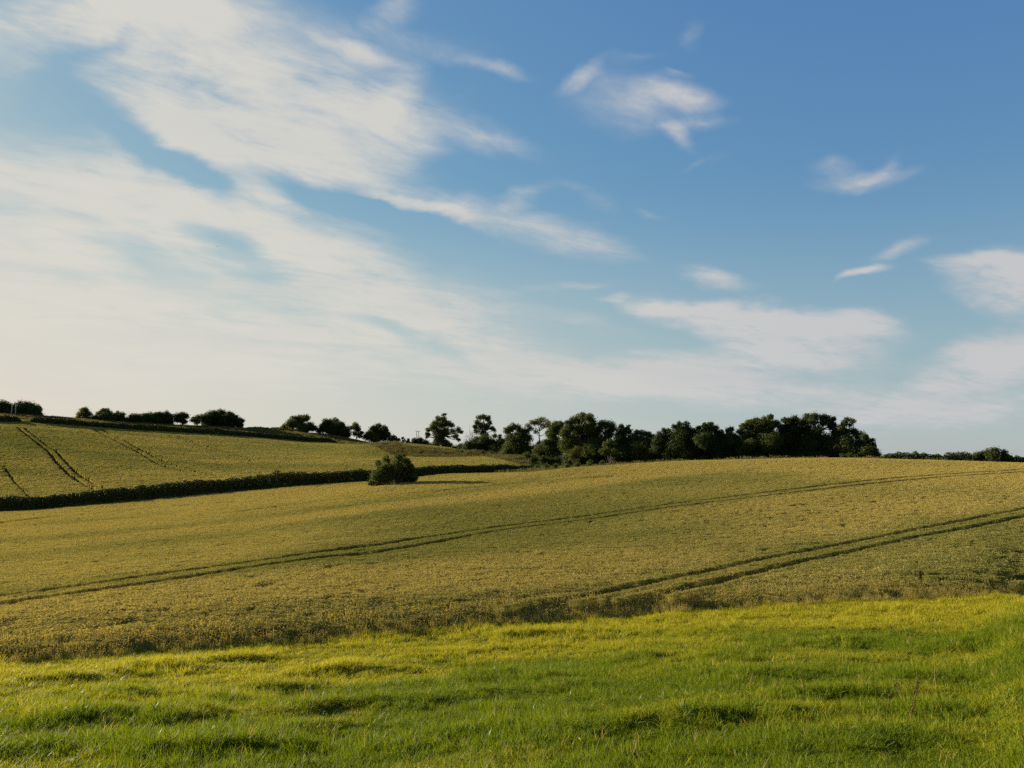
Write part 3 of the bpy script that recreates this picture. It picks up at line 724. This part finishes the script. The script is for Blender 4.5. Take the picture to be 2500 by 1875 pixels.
tree('skyline_tree', 'big dark dome-shaped tree, largest on the left skyline', 'tree', 545, 362, [(520,1014,9),(540,1011,9),(505,1022,10),(560,1017,9),(530,1026,15),(555,1029,14),(574,1027,9),(590,1027,5),(584,1037,8),(508,1036,10),(540,1038,13)], D, dens=1.2, **far)
tree('skyline_tree', 'tree with a high left crown and low right shoulder, right of the thin hedge', 'tree', 735, 360, [(735,1020,7),(720,1023,7),(746,1021,7),(712,1035,10),(732,1036,10),(698,1042,8),(755,1041,8),(765,1045,6),(690,1048,6),(740,1048,10)], L, **far)
tree('skyline_tree', 'dark wide dome tree sloping down to the right beyond the hedge end', 'tree', 815, 358, [(798,1036,9),(815,1033,10),(830,1042,10),(788,1045,9),(812,1050,14),(840,1052,9),(848,1060,7),(778,1052,6),(826,1062,10)], D, dens=1.15, **far)
tree('skyline_tree', 'slim pale brown tree with holes, between two dark domes', 'tree', 868, 350, [(868,1042,7),(858,1045,5),(875,1048,5),(866,1058,6),(878,1062,6),(884,1056,4)], P, dens=.75, **far)
tree('skyline_tree', 'rounded tree with layered top, left of the low bushes before the far twin poles', 'tree', 922, 345, [(925,1040,6),(914,1046,7),(938,1048,7),(945,1060,7),(925,1058,10),(905,1058,8),(897,1067,8),(915,1070,10),(938,1070,8)], L, **far)
tree('skyline_bush', 'dark rounded bush just right of the layered tree', 'bush', 962, 338, [(962,1069,6),(954,1074,6),(970,1074,5),(965,1081,7)], D, trunk=False, **far)
tree('skyline_bush', 'thin wispy grey bush between the dark bush and the far twin poles', 'bush', 988, 338, [(985,1076,5),(996,1079,5),(983,1069,2.5),(998,1073,2.5)], P, dens=.5, trunk=False, **far)
tree('skyline_bush', 'dark low bushes at the foot of the far twin poles', 'bush', 1022, 330, [(1012,1076,6),(1027,1076,7),(1036,1082,7),(1018,1084,8),(1005,1086,6),(1046,1087,6)], D, trunk=False, **far)

mid = dict(leaf=.32)
tree('tall_tree', 'tall open tree with ragged top and drooping right bough, left of the dead tree', 'tree', 1080, 272,
     [(1082,1015,4),(1088,1011,2.5),(1071,1022,6),(1083,1026,7),(1062,1033,7),(1077,1037,9),(1095,1034,7),(1103,1038,5),(1058,1045,7),(1046,1049,5),(1044,1059,5),(1043,1067,4),(1068,1055,10),(1088,1054,9),(1106,1052,6),(1120,1049,6),(1126,1055,4),(1112,1064,6),(1120,1074,4),(1072,1072,10),(1086,1084,10),(1063,1088,9),(1096,1090,8)],
     L, trunk_r=.42, group=G2, dens=.85, **mid)
tree('tall_tree', 'tall narrow tree of stacked clumps above a dark thicket', 'tree', 1183, 262,
     [(1180,1017,6),(1170,1021,6),(1190,1022,6),(1165,1031,5),(1195,1031,5),(1175,1039,8),(1160,1042,5),(1188,1041,7),(1202,1045,5),(1208,1051,4),(1164,1053,6),(1178,1056,7),(1185,1066,7)],
     L, trunk_r=.42, group=G2, dens=.85, **mid)
tree('thicket', 'dark rounded thicket at the foot of the tall narrow tree', 'bush', 1180, 258,
     [(1165,1078,11),(1185,1080,13),(1145,1091,11),(1125,1098,9),(1205,1085,11),(1190,1098,14),(1160,1100,12),(1225,1093,9),(1215,1105,11),(1110,1102,7),(1138,1102,9)], D, trunk=False, group=G3, **mid)
tree('wood_tree', 'small tree with two little tufts right of the tall narrow tree', 'tree', 1226, 250, [(1208,1064,4),(1220,1065,3.5),(1222,1076,6),(1236,1080,7),(1228,1090,8)], L, group=G2, **mid)
tree('wood_tree', 'rounded light green tree at the left of the wood', 'tree', 1262, 232,
     [(1256,1042,6),(1246,1047,6),(1266,1046,6),(1236,1052,5),(1275,1057,7),(1286,1053,6),(1270,1068,10),(1250,1072,10),(1290,1069,7),(1258,1086,12),(1280,1090,12),(1240,1094,9)], L, group=G2, leaf=.28)
tree('wood_tree', 'airy see-through tree with visible branches, second from the left of the wood', 'tree', 1320, 228,
     [(1322,1027,6),(1312,1031,6),(1335,1032,6),(1300,1033,5),(1288,1040,5),(1296,1046,4),(1325,1040,5),(1341,1040,5),(1308,1054,4),(1336,1055,4),(1318,1085,6),(1304,1096,8),(1332,1098,8),(1318,1108,8),(1296,1106,7),(1342,1092,6)], P, dens=.6, group=G2, leaf=.26, trunk_r=.3, fill=False, grow=1.95)
tree('wood_tree', 'grey green tree between the airy tree and the great dome', 'tree', 1352, 215,
     [(1357,1036,7),(1368,1036,6),(1350,1046,7),(1365,1050,8),(1345,1062,8),(1352,1076,10),(1335,1081,7),(1340,1095,11),(1320,1101,11),(1362,1092,10)], L, group=G2, leaf=.26)
tree('wood_tree', 'great dome-topped tree with small gaps of sky, tallest in the middle of the wood', 'tree', 1420, 195,
     [(1422,1017,7),(1408,1022,7),(1436,1020,7),(1398,1030,7),(1446,1030,7),(1420,1034,10),(1384,1031,4),(1390,1044,9),(1412,1050,10),(1440,1048,10),(1380,1058,9),(1400,1068,12),(1430,1070,14),(1455,1064,10),(1385,1085,13),(1415,1095,17),(1445,1095,16),(1400,1112,14),(1435,1115,16)], L, group=G2, leaf=.25)
tree('wood_tree', 'bushy rounded tree leaning right of the great dome', 'tree', 1478, 195,
     [(1478,1035,8),(1466,1036,7),(1491,1040,8),(1500,1048,6),(1462,1048,6),(1486,1056,8),(1474,1076,11),(1468,1096,13),(1492,1092,11),(1480,1112,12)], L, group=G2, leaf=.25)
tree('wood_tree', 'dark tree with two upright spikes at its top', 'tree', 1524, 190,
     [(1517,1041,4),(1532,1045,4),(1538,1039,1.8),(1520,1052,7),(1535,1054,6),(1514,1065,10),(1530,1075,13),(1508,1090,13),(1535,1100,16),(1512,1112,13)], D, group=G2, leaf=.25)
tree('wood_tree', 'ragged brownish tree right of the two spikes', 'tree', 1556, 190,
     [(1555,1056,5),(1563,1056,5),(1548,1064,7),(1566,1069,6),(1550,1080,12),(1562,1100,15)], P, group=G2, leaf=.25)
tree('wood_tree', 'low fine-topped tree in the dip of the wood', 'tree', 1583, 188,
     [(1576,1058,5),(1585,1060,5),(1593,1066,5),(1580,1073,8),(1578,1090,12),(1592,1105,14)], L, group=G2, leaf=.25)
tree('wood_tree', 'dark tree with a small knob of leaves rising on its left shoulder', 'tree', 1622, 186,
     [(1622,1051,4.5),(1632,1055,6),(1611,1064,7),(1628,1070,10),(1608,1080,10),(1620,1098,15),(1598,1110,12),(1640,1108,16)], D, group=G2, leaf=.25)
tree('wood_tree', 'dark tree with a twin-lobed top, left half of the central clump', 'tree', 1665, 184,
     [(1658,1036,5),(1645,1041,4),(1675,1038,6),(1660,1048,8),(1681,1050,7),(1650,1062,11),(1672,1066,12),(1660,1088,17),(1682,1105,18)], D, group=G2, leaf=.25)
tree('wood_tree', 'dark tree with a pointed leafy crest, right half of the central clump', 'tree', 1728, 184,
     [(1706,1044,4),(1720,1040,4.5),(1735,1036,5),(1725,1050,9),(1745,1046,6),(1699,1057,9),(1756,1057,7),(1720,1070,15),(1745,1075,15),(1770,1067,8),(1710,1095,19),(1750,1098,19)], D, group=G2, leaf=.25)
tree('wood_tree', 'short dark conical tree left of the notch of sky in the wood', 'tree', 1786, 184,
     [(1785,1047,4.5),(1776,1050,4),(1785,1060,7),(1795,1071,7),(1785,1080,13),(1790,1102,17),(1768,1092,14)], D, group=G2, leaf=.25)
tree('wood_tree', 'broad tree with a sunlit left edge, right of the notch of sky', 'tree', 1850, 182,
     [(1815,1041,6),(1808,1053,6),(1830,1033,7),(1848,1028,7),(1870,1023,7),(1880,1018,5),(1855,1040,11),(1835,1050,11),(1815,1066,8),(1880,1036,9),(1895,1034,6),(1870,1055,13),(1840,1072,14),(1880,1078,17),(1845,1095,18),(1815,1096,14)], L, group=G2, leaf=.25)
tree('wood_tree', 'tree with two small bumps on top between the two broadest crowns', 'tree', 1930, 184,
     [(1915,1026,5),(1925,1030,6),(1940,1022,6),(1948,1029,5),(1930,1042,11),(1910,1046,8),(1945,1050,11),(1920,1070,17),(1940,1090,19),(1902,1095,16)], D, group=G2, leaf=.25)
tree('wood_tree', 'broad flat-domed tree with holes of sky near the right end of the wood', 'tree', 1995, 182,
     [(1970,1018,6),(1990,1017,7),(2010,1019,7),(2025,1026,7),(2036,1022,3.5),(1961,1030,7),(1985,1031,8),(2031,1038,7),(2008,1033,6),(1970,1048,9),(1995,1056,9),(2040,1051,7),(1978,1072,15),(2010,1077,14),(1975,1095,19),(2010,1100,19)], D, group=G2, leaf=.25)
tree('wood_tree', 'thin-topped tree with a separate tuft high on its right', 'tree', 2066, 180,
     [(2068,1025,5),(2080,1029,5),(2060,1034,5),(2054,1044,6),(2075,1038,4),(2048,1056,7),(2065,1055,7),(2085,1052,6),(2095,1062,7),(2070,1071,8),(2045,1080,15),(2050,1100,16)], D, group=G2, leaf=.25, dens=.85)
tree('wood_tree', 'dark sloping tree at the right-hand end of the wood', 'tree', 2108, 178,
     [(2110,1068,6),(2120,1078,6),(2130,1075,4),(2133,1086,4),(2104,1080,8),(2090,1090,11),(2115,1098,11),(2130,1105,8),(2140,1112,5),(2072,1096,15),(2100,1108,12)], D, group=G2, leaf=.25)
sh = dict(trunk=False, group=G3)
tree('shrub', 'low green shrub in front of the right end of the wood, on the wheat crest', 'shrub', 2076, 143, [(2058,1113,5),(2074,1111,5),(2090,1113,4)], L, leaf=.2, **sh)
tree('shrub', 'added yellowish shrub for a sunlit patch low under the great dome tree', 'shrub', 1403, 176, [(1410,1096,7),(1400,1104,8),(1408,1112,8),(1396,1114,7)], M_LEAF_SUNLIT, leaf=.22, dens=.6, **sh)  # added shrub, yellow leaves in place of sunlight on the foliage
tree('shrub', 'added shrub for a sunlit yellow patch left of the tree with two spikes', 'shrub', 1488, 178, [(1488,1078,6),(1480,1086,7),(1494,1088,7),(1486,1098,9),(1474,1102,8),(1500,1102,8)], L, leaf=.22, dens=.8, **sh)  # added shrub where there is only a sunlit patch of foliage
tree('shrub', 'green scrub where the rough bank meets the wood', 'shrub', 1290, 200, [(1285,1114,8),(1270,1122,7),(1302,1119,8),(1258,1124,6)], L, leaf=.26, **sh)
tree('shrub', 'dark low scrub beneath the airy tree', 'shrub', 1338, 180, [(1326,1122,8),(1346,1127,8),(1362,1124,8)], D, leaf=.24, **sh)
tree('shrub', 'bright low bramble at the right end of the valley hedge', 'shrub', 1335, 158, [(1312,1141,6),(1334,1140,7),(1356,1138,6)], L, leaf=.22, **sh)
tree('shrub', 'low bramble strip along the wheat crest below the great dome', 'shrub', 1425, 150, [(1385,1137,5.5),(1410,1135,6),(1440,1132,5),(1470,1130,5),(1500,1128,4)], L, leaf=.2, **sh)
tree('shrub', 'row of small green bushes along the top of the rough bank, below the thicket', 'shrub', 1180, 240, [(1128,1110,5.5),(1150,1110,6),(1176,1112,6),(1201,1113,6),(1226,1115,6)], L, leaf=.28, **sh)
tree('shrub', 'dark dense rounded bush standing up out of the right skyline hedge', 'shrub', 2430, 142, [(2410,1103,6),(2430,1101,7),(2450,1106,6),(2398,1112,8),(2425,1114,10),(2455,1117,8),(2384,1111,6)], D, leaf=.2, **sh)
tree('lone_bush', 'large leafy bush standing alone on the wheat crest before the valley hedge', 'bush', 960, 117,
     [(924,1133,8),(945,1122,8),(972,1117,7),(986,1112,5),(975,1130,11),(991,1127,8),(935,1145,11),(955,1150,15),(985,1150,15),(1003,1140,6),(1011,1147,5),(918,1160,9),(913,1173,8),(938,1167,14),(970,1168,16),(1000,1164,12),(1013,1166,6),(904,1181,5),(926,1179,8)], L, leaf=.19, dens=.95, trunk=False, grow=1.65)

def dead_tree():
    rng = np.random.default_rng(77); r = 268
    a = az_of(1146); bx, by = pol(a, r); bz = H1(bx, by) - .1; o = np.array([bx, by, bz])
    root = bpy.data.objects.new('dead_tree', None); COL.objects.link(root); root.location = o
    tag(root, 'bare leafless grey dead tree between the two tall trees', 'tree', G2)
    mb = MB(); fork = at_px(1148, 1080, r) - o
    mb.ring_tube([np.zeros(3), fork], [.22, .14], 7); link('trunk', mb.mesh('trunk', M_DEAD, True), root)
    mb = MB()
    for ex, ey in ((1134,1066),(1137,1056),(1142,1060),(1146,1050),(1152,1053),(1156,1056),(1160,1064),(1131,1072)):
        e = at_px(ex, ey, r + rng.normal(0, 1.2)) - o; m_ = .5 * (fork + e) + rng.normal(0, .2, 3)
        mb.ring_tube([fork, m_, e], [.09, .06, .025], 5)
        for k in range(3):
            e2 = m_ + (e - m_) * rng.random() + rng.normal(0, .5, 3) + [0, 0, .5]
            mb.ring_tube([m_, e2], [.04, .018], 4)
    link('branches', mb.mesh('branches', M_DEAD, True), root)
dead_tree()

# ------------------------------------------------------------------ power poles, dock plants, bird
def twin_poles(label, bases, tops, r, arm_px):
    (b0, b1), (t0, t1) = bases, tops
    o = at_px(.5 * (b0[0] + b1[0]), b0[1], r); o[2] = H1(o[0], o[1]) - .2
    root = bpy.data.objects.new('twin_power_pole', None); COL.objects.link(root); root.location = o
    tag(root, label, 'power pole', 'twin power poles on the skyline')
    ends = []
    for b, t in ((b0, t0), (b1, t1)):
        p0 = at_px(b[0], b[1], r) - o; p0[2] = H1(o[0] + p0[0], o[1] + p0[1]) - o[2] - .3; p1 = at_px(t[0], t[1], r) - o
        mb = MB(); mb.ring_tube([p0, .5 * (p0 + p1), p1], [.20, .18, .15], 10)
        link('pole', mb.mesh('pole', M_POLE, True), root); ends.append(p1)
    e0, e1 = np.array(ends[0]), np.array(ends[1]); d = e1 - e0; d[2] = 0; d /= np.linalg.norm(d)
    c = .5 * (e0 + e1) + [0, 0, -.12]; hl = arm_px * r / F * .5
    mb = MB(); mb.box(c + np.cross(d, [0, 0, 1]) * .2, (hl, .07, .09), math.atan2(d[1], d[0]))
    link('crossarm', mb.mesh('crossarm', M_POLE), root)
    for k in (-.9, 0, .9):
        p = c + d * hl * k + np.cross(d, [0, 0, 1]) * .2
        mb = MB(); mb.ring_tube([p + [0, 0, .09], p + [0, 0, .2], p + [0, 0, .28], p + [0, 0, .36]], [.03, .08, .05, .07], 8)
        link('insulator', mb.mesh('insulator', M_CERAMIC, True), root)
twin_poles('pair of pale wooden power poles with a crossarm in front of the leftmost trees', ((27, 1017), (36, 1018)), ((30.5, 985), (40, 985)), 345, 15)
twin_poles('pair of slim power poles with a crossarm left of the tall open tree', ((1017.4, 1085), (1022, 1085)), ((1017.2, 1052.5), (1022, 1052.5)), 420, 11)

def dock(label, base, top, n_cl):
    x, y = hit(*base); z = H1(x, y); r = math.hypot(x, y)
    root = bpy.data.objects.new('dock_plant', None); COL.objects.link(root); root.location = (x, y, z)
    tag(root, label, 'plant', 'dried dock plants in the pasture')
    rng = np.random.default_rng(int(base[0])); tp = at_px(top[0], top[1], r) - [x, y, z]
    mb = MB(); pts = [tp * f + rng.normal(0, .006, 3) * (0 < f < 1) for f in np.linspace(0, 1, 7)]
    mb.ring_tube(pts, np.linspace(.006, .003, 7), 6); link('stem', mb.mesh('stem', M_DOCKSTEM, True), root)
    C = []
    for f in np.concatenate([rng.uniform(.25, .7, n_cl // 2), rng.uniform(.7, 1.0, n_cl // 2)]):
        C.append(tp * f + rng.normal(0, .011, (26, 3)) * np.array([1, 1, 1.6]))
    C = np.vstack(C); v, q = leaf_quads(C, rng.normal(0, 1, C.shape), .011, rng)
    link('seed_head', mesh_np('seed_head', v, [q], M_DOCK), root)
dock('tall rust-brown dried dock stalk standing in the grass at lower right', (2222, 1775), (2241, 1664), 16)
dock('short faint brown dock stalk in shaded grass left of the tall dock', (2169, 1745), (2172, 1690), 8)

def bird():
    p = at_px(531, 602, 300.0); mb = MB()
    mb.ring_tube([(-.28, 0, 0), (-.12, 0, .02), (.08, 0, .03), (.22, 0, .03), (.3, 0, .02)], [.02, .07, .09, .06, .01], 8)
    v = np.array([(.1,.05,.05),(-.1,.05,.05),(-.16,.35,.16),(.06,.35,.17),(-.2,.7,.08),(-.02,.62,.1)])
    b = mb.n; mb.v.append(np.vstack([v, v * [1, -1, 1]])); mb.n += 12
    mb.q.append(b + np.array([[0,1,2,3],[3,2,4,5],[9,8,7,6],[11,10,8,9]]))
    o = link('bird', mb.mesh('bird', M_BIRD), None, p); o.rotation_euler = (0, 0, R(100))
    tag(o, 'tiny dark bird flying high in the left of the sky', 'bird')
bird()

# ------------------------------------------------------------------ sky, clouds, sun
W = bpy.data.worlds.new('World'); S.world = W; W.use_nodes = True
nt = W.node_tree; nt.nodes.clear()
sky = N(nt, 'ShaderNodeTexSky', sky_type='NISHITA'); sky.sun_disc = False
sky.sun_elevation = SUN_EL; sky.sun_rotation = SUN_AZ
sky.altitude = 100; sky.air_density = 1.0; sky.dust_density = .5; sky.ozone_density = 3.0
tc = N(nt, 'ShaderNodeTexCoord'); sx = N(nt, 'ShaderNodeSeparateXYZ'); nt.links.new(tc.outputs['Generated'], sx.inputs[0])
def M(op, a, b=None, c=None, clamp=False):
    n = N(nt, 'ShaderNodeMath', operation=op, use_clamp=clamp)
    for i, v in enumerate((a, b, c)):
        if v is None: continue
        if isinstance(v, (int, float)): n.inputs[i].default_value = v
        else: nt.links.new(v, n.inputs[i])
    return n.outputs[0]
azn = M('ARCTAN2', sx.outputs[0], sx.outputs[1]); eln = M('ARCSINE', sx.outputs[2])
# cloud sheet: directions projected on a high plane so streaks run to the horizon
den = M('ADD', M('MAXIMUM', sx.outputs[2], 0.0), .10)
pl = N(nt, 'ShaderNodeCombineXYZ'); nt.links.new(M('DIVIDE', sx.outputs[0], den), pl.inputs[0]); nt.links.new(M('DIVIDE', sx.outputs[1], den), pl.inputs[1])
def noise(scale, detail, rough, sc=(1, 1, 1), rot=0.0, dist=0.0, vec=None):
    mp = N(nt, 'ShaderNodeMapping'); mp.inputs['Rotation'].default_value[2] = rot; mp.inputs['Scale'].default_value = sc
    nt.links.new(vec or pl.outputs[0], mp.inputs[0])
    n = N(nt, 'ShaderNodeTexNoise'); n.inputs['Scale'].default_value = scale; n.inputs['Detail'].default_value = detail
    n.inputs['Roughness'].default_value = rough; n.inputs['Distortion'].default_value = dist
    nt.links.new(mp.outputs[0], n.inputs['Vector']); return n
ae = N(nt, 'ShaderNodeCombineXYZ'); nt.links.new(azn, ae.inputs[0]); nt.links.new(eln, ae.inputs[1])
wn = noise(7.0, 4, .55, (1, 1.6, 1), 0, .3, ae.outputs[0])
sub = N(nt, 'ShaderNodeVectorMath', operation='SUBTRACT'); nt.links.new(wn.outputs[1], sub.inputs[0]); sub.inputs[1].default_value = (.5, .5, .5)
scl = N(nt, 'ShaderNodeVectorMath', operation='MULTIPLY'); nt.links.new(sub.outputs[0], scl.inputs[0]); scl.inputs[1].default_value = (.10, .05, 0)
wv = N(nt, 'ShaderNodeVectorMath', operation='ADD'); nt.links.new(ae.outputs[0], wv.inputs[0]); nt.links.new(scl.outputs[0], wv.inputs[1])
# the main clouds (photo coordinates of a 2212-wide print: centre, half axes, tilt, weight) become directions in the sky
CL = [
 (520,230,420,160,18,1.25),(420,130,220,70,5,.5),(400,290,280,60,30,.7),(640,330,320,60,12,.6),(850,235,170,100,15,.75),(1060,300,120,42,18,.85),(880,190,70,40,-40,.4),(760,200,200,70,15,.4),
 (330,325,200,42,32,-.75),(430,375,110,34,20,-.75),(80,215,150,40,5,-.35),(190,130,120,35,-20,-.35),
 (60,420,400,140,12,1.1),(240,320,140,40,25,.35),(480,460,420,85,12,.7),(700,560,420,110,20,.75),(350,660,600,160,6,1.0),(950,700,340,90,22,.7),(1020,780,460,85,8,.6),(100,600,300,120,0,.5),(200,800,700,120,0,.7),(700,830,600,80,4,.5),
 (480,512,120,30,20,-1.1),(290,560,150,38,15,-.75),(560,590,80,20,8,-.6),(820,690,80,20,12,-.7),(930,745,130,26,24,-1.0),(680,415,170,28,14,-.8),(880,475,180,30,14,-1.0),(150,590,90,22,4,-.5),(1060,560,120,22,10,-.4),(200,600,140,26,3,-.22),(430,840,260,20,3,-.16),
 (1000,452,190,36,11,.95),(1240,518,170,38,8,.95),(1140,432,55,26,-22,.55),(900,435,110,14,14,.5),(1240,410,70,22,10,.3),(1290,445,80,22,20,.28),(1415,457,65,14,10,.42),
 (70,60,210,80,-14,1.1),(300,20,360,70,0,.85),(640,60,400,65,10,.6),(780,112,120,18,15,.6),(20,205,70,40,0,.5),(40,150,110,30,-10,.4),
 (870,15,80,42,-30,.75),(1060,148,75,18,15,.6),(960,120,190,28,15,.3),
 (1370,225,170,70,6,.7),(1480,205,110,34,6,.7),(1470,296,60,20,36,.65),(1520,262,95,18,-5,.5),(1255,170,65,18,-20,.5),(1385,132,75,16,-10,.42),(1460,160,38,9,0,.5),(1487,88,34,34,20,.4),(1525,347,55,11,-25,.32),
 (1835,380,120,28,-3,.8),(1780,345,70,18,-8,.45),(1912,348,60,24,-30,.4),(1960,385,70,20,-8,.32),
 (1540,590,85,26,18,1.01),(1940,537,70,24,-25,0.84),(1885,592,60,15,-12,1.01),(1850,605,60,10,-22,0.54),
 (1640,695,290,48,8,1.60),(1425,662,60,17,0,0.81),(1510,655,80,22,0,0.54),(1650,745,140,30,2,0.68),(1810,698,150,30,4,0.93),(1860,680,60,30,20,0.27),
 (1480,800,270,52,-3,1.52),(1780,785,170,36,2,1.10),(1680,855,420,44,3,0.93),(1300,830,300,50,6,0.47),
 (2190,600,170,62,5,1.55),(2110,565,130,18,2,0.81),(2195,660,110,36,8,0.81),(2170,770,200,62,-14,1.44),(2120,820,150,34,-8,0.68),(1960,890,340,40,-8,0.93),(2180,900,200,40,-5,0.54),
 (1240,690,190,34,10,.42),(1270,612,70,10,0,.5),(1310,640,60,13,5,.42),(1180,625,130,16,-10,.4),(1340,650,40,20,40,.3),(1430,720,120,18,20,-.25),
]
cov = None
K = 2500 / 2212
for cx, cy, ax, ay, rot, wgt in CL:
    cx, cy, ax, ay = cx * K, cy * K, ax * K, ay * K; ro = R(rot)
    def ang(x, y):
        a, t = ray(x, y); return np.array([a, math.atan(t)])
    c0 = ang(cx, cy); e1 = (ang(cx + 40 * math.cos(ro), cy + 40 * math.sin(ro)) - c0) / 40; e2 = (ang(cx + 40 * math.sin(ro), cy - 40 * math.cos(ro)) - c0) / 40
    mp = N(nt, 'ShaderNodeMapping', vector_type='TEXTURE')
    mp.inputs['Location'].default_value = (c0[0], c0[1], 0); mp.inputs['Rotation'].default_value = (0, 0, math.atan2(e1[1], e1[0]))
    mp.inputs['Scale'].default_value = (max(1e-3, np.linalg.norm(e1) * ax * 1.25), max(1e-3, np.linalg.norm(e2) * ay * 1.25), 1)
    nt.links.new(wv.outputs[0], mp.inputs[0])
    g = N(nt, 'ShaderNodeTexGradient', gradient_type='SPHERICAL'); nt.links.new(mp.outputs[0], g.inputs[0])
    cov = M('MULTIPLY', g.outputs[1], wgt) if cov is None else M('MULTIPLY_ADD', g.outputs[1], wgt, cov)
# out of frame: a loose scatter of the same cirrus
outside = M('SUBTRACT', 1.0, M('MULTIPLY', M('LESS_THAN', M('ABSOLUTE', azn), .72), M('LESS_THAN', eln, .60)))
gen = noise(.55, 4, .55, (1, .5, 1), R(30))
cov = M('MULTIPLY_ADD', outside, M('MULTIPLY', M('SUBTRACT', gen.outputs[0], .42), 2.4), cov)
def streaks(scale, detail, rough, theta, stretch, dist):
    mp = N(nt, 'ShaderNodeMapping', vector_type='TEXTURE'); mp.inputs['Rotation'].default_value[2] = theta; mp.inputs['Scale'].default_value = (stretch, 1, 1)
    nt.links.new(pl.outputs[0], mp.inputs[0])
    n = N(nt, 'ShaderNodeTexNoise'); n.inputs['Scale'].default_value = scale; n.inputs['Detail'].default_value = detail
    n.inputs['Roughness'].default_value = rough; n.inputs['Distortion'].default_value = dist
    nt.links.new(mp.outputs[0], n.inputs['Vector']); return M('SUBTRACT', n.outputs[0], .5)
tex = M('ADD', M('MULTIPLY', streaks(3.2, 9, .66, R(28), 3.2, .5), 1.0), M('MULTIPLY', streaks(8.0, 9, .68, R(40), 1.7, .35), .9))
edge_n = M('ADD', M('MULTIPLY', cov, M('MULTIPLY_ADD', tex, 1.9, 1.0)), M('MULTIPLY', tex, .12))
mr = N(nt, 'ShaderNodeMapRange', interpolation_type='SMOOTHSTEP'); mr.inputs[1].default_value = .02; mr.inputs[2].default_value = 1.30; mr.inputs[4].default_value = .90
nt.links.new(edge_n, mr.inputs[0])
sunv = (math.sin(SUN_AZ) * math.cos(SUN_EL), math.cos(SUN_AZ) * math.cos(SUN_EL), math.sin(SUN_EL))
dot = N(nt, 'ShaderNodeVectorMath', operation='DOT_PRODUCT'); nt.links.new(tc.outputs['Generated'], dot.inputs[0]); dot.inputs[1].default_value = sunv
near_sun = N(nt, 'ShaderNodeMapRange', interpolation_type='SMOOTHSTEP'); near_sun.inputs[1].default_value = .05; near_sun.inputs[2].default_value = .95
nt.links.new(dot.outputs['Value'], near_sun.inputs[0])
CB = 1.0
ccol = mixc(nt, near_sun.outputs[0], (1.80 * CB, 1.78 * CB, 1.80 * CB), (2.22 * CB, 2.13 * CB, 1.90 * CB))
shade = M('MULTIPLY', M('SUBTRACT', streaks(1.5, 4, .5, R(35), 1.6, .3), -.06), 1.7, clamp=True)
ccol = mixc(nt, shade, ccol, mixc(nt, near_sun.outputs[0], (1.55, 1.58, 1.68), (1.92, 1.88, 1.80)))
# low veil: thin milky air towards the horizon
veil = N(nt, 'ShaderNodeMapRange', interpolation_type='SMOOTHSTEP'); veil.inputs[1].default_value = .36; veil.inputs[2].default_value = .0; veil.inputs[3].default_value = 0; veil.inputs[4].default_value = 1.0
nt.links.new(eln, veil.inputs[0])
sp = N(nt, 'ShaderNodeSeparateColor'); nt.links.new(sky.outputs[0], sp.inputs[0])
cc = N(nt, 'ShaderNodeCombineColor')
for i_, (g_, a_, b_) in enumerate(((.424, 1.0, 0.0), (.685, 1.03, .184), (.707, .42, .333))):      # gently compressed like the photo's exposure
    nt.links.new(M('DIVIDE', M('MULTIPLY', sp.outputs[i_], g_), M('MULTIPLY_ADD', sp.outputs[i_], b_, a_)), cc.inputs[i_])
vcol = mixc(nt, near_sun.outputs[0], (1.30, 1.55, 1.52), (2.1, 2.06, 1.78))
vf = M('MULTIPLY', veil.outputs[0], M('MULTIPLY_ADD', near_sun.outputs[0], .42, .52))
base = mixc(nt, vf, cc.outputs[0], vcol)
final = mixc(nt, mr.outputs[0], base, ccol)
bg = N(nt, 'ShaderNodeBackground'); bg.inputs[1].default_value = .10; nt.links.new(final, bg.inputs[0])
wo = N(nt, 'ShaderNodeOutputWorld'); nt.links.new(bg.outputs[0], wo.inputs[0])
W.cycles.sampling_method = 'MANUAL'; W.cycles.sample_map_resolution = 512

sd = bpy.data.lights.new('sun', 'SUN'); sd.energy = 5.0; sd.angle = R(.6); sd.color = (1.0, .86, .62)
so = bpy.data.objects.new('sun', sd); COL.objects.link(so)
from mathutils import Vector
so.rotation_euler = Vector(sunv).to_track_quat('Z', 'Y').to_euler()

S.view_settings.view_transform = 'Standard'; S.view_settings.look = 'None'
S.view_settings.exposure = 1.7; S.view_settings.gamma = 1.0
S.cycles.max_bounces = 6; S.cycles.diffuse_bounces = 3; S.cycles.transmission_bounces = 3; S.cycles.transparent_max_bounces = 4
S.cycles.use_denoising = False; S.cycles.denoiser = 'OPENIMAGEDENOISE'; S.cycles.denoising_input_passes = 'RGB_ALBEDO_NORMAL'
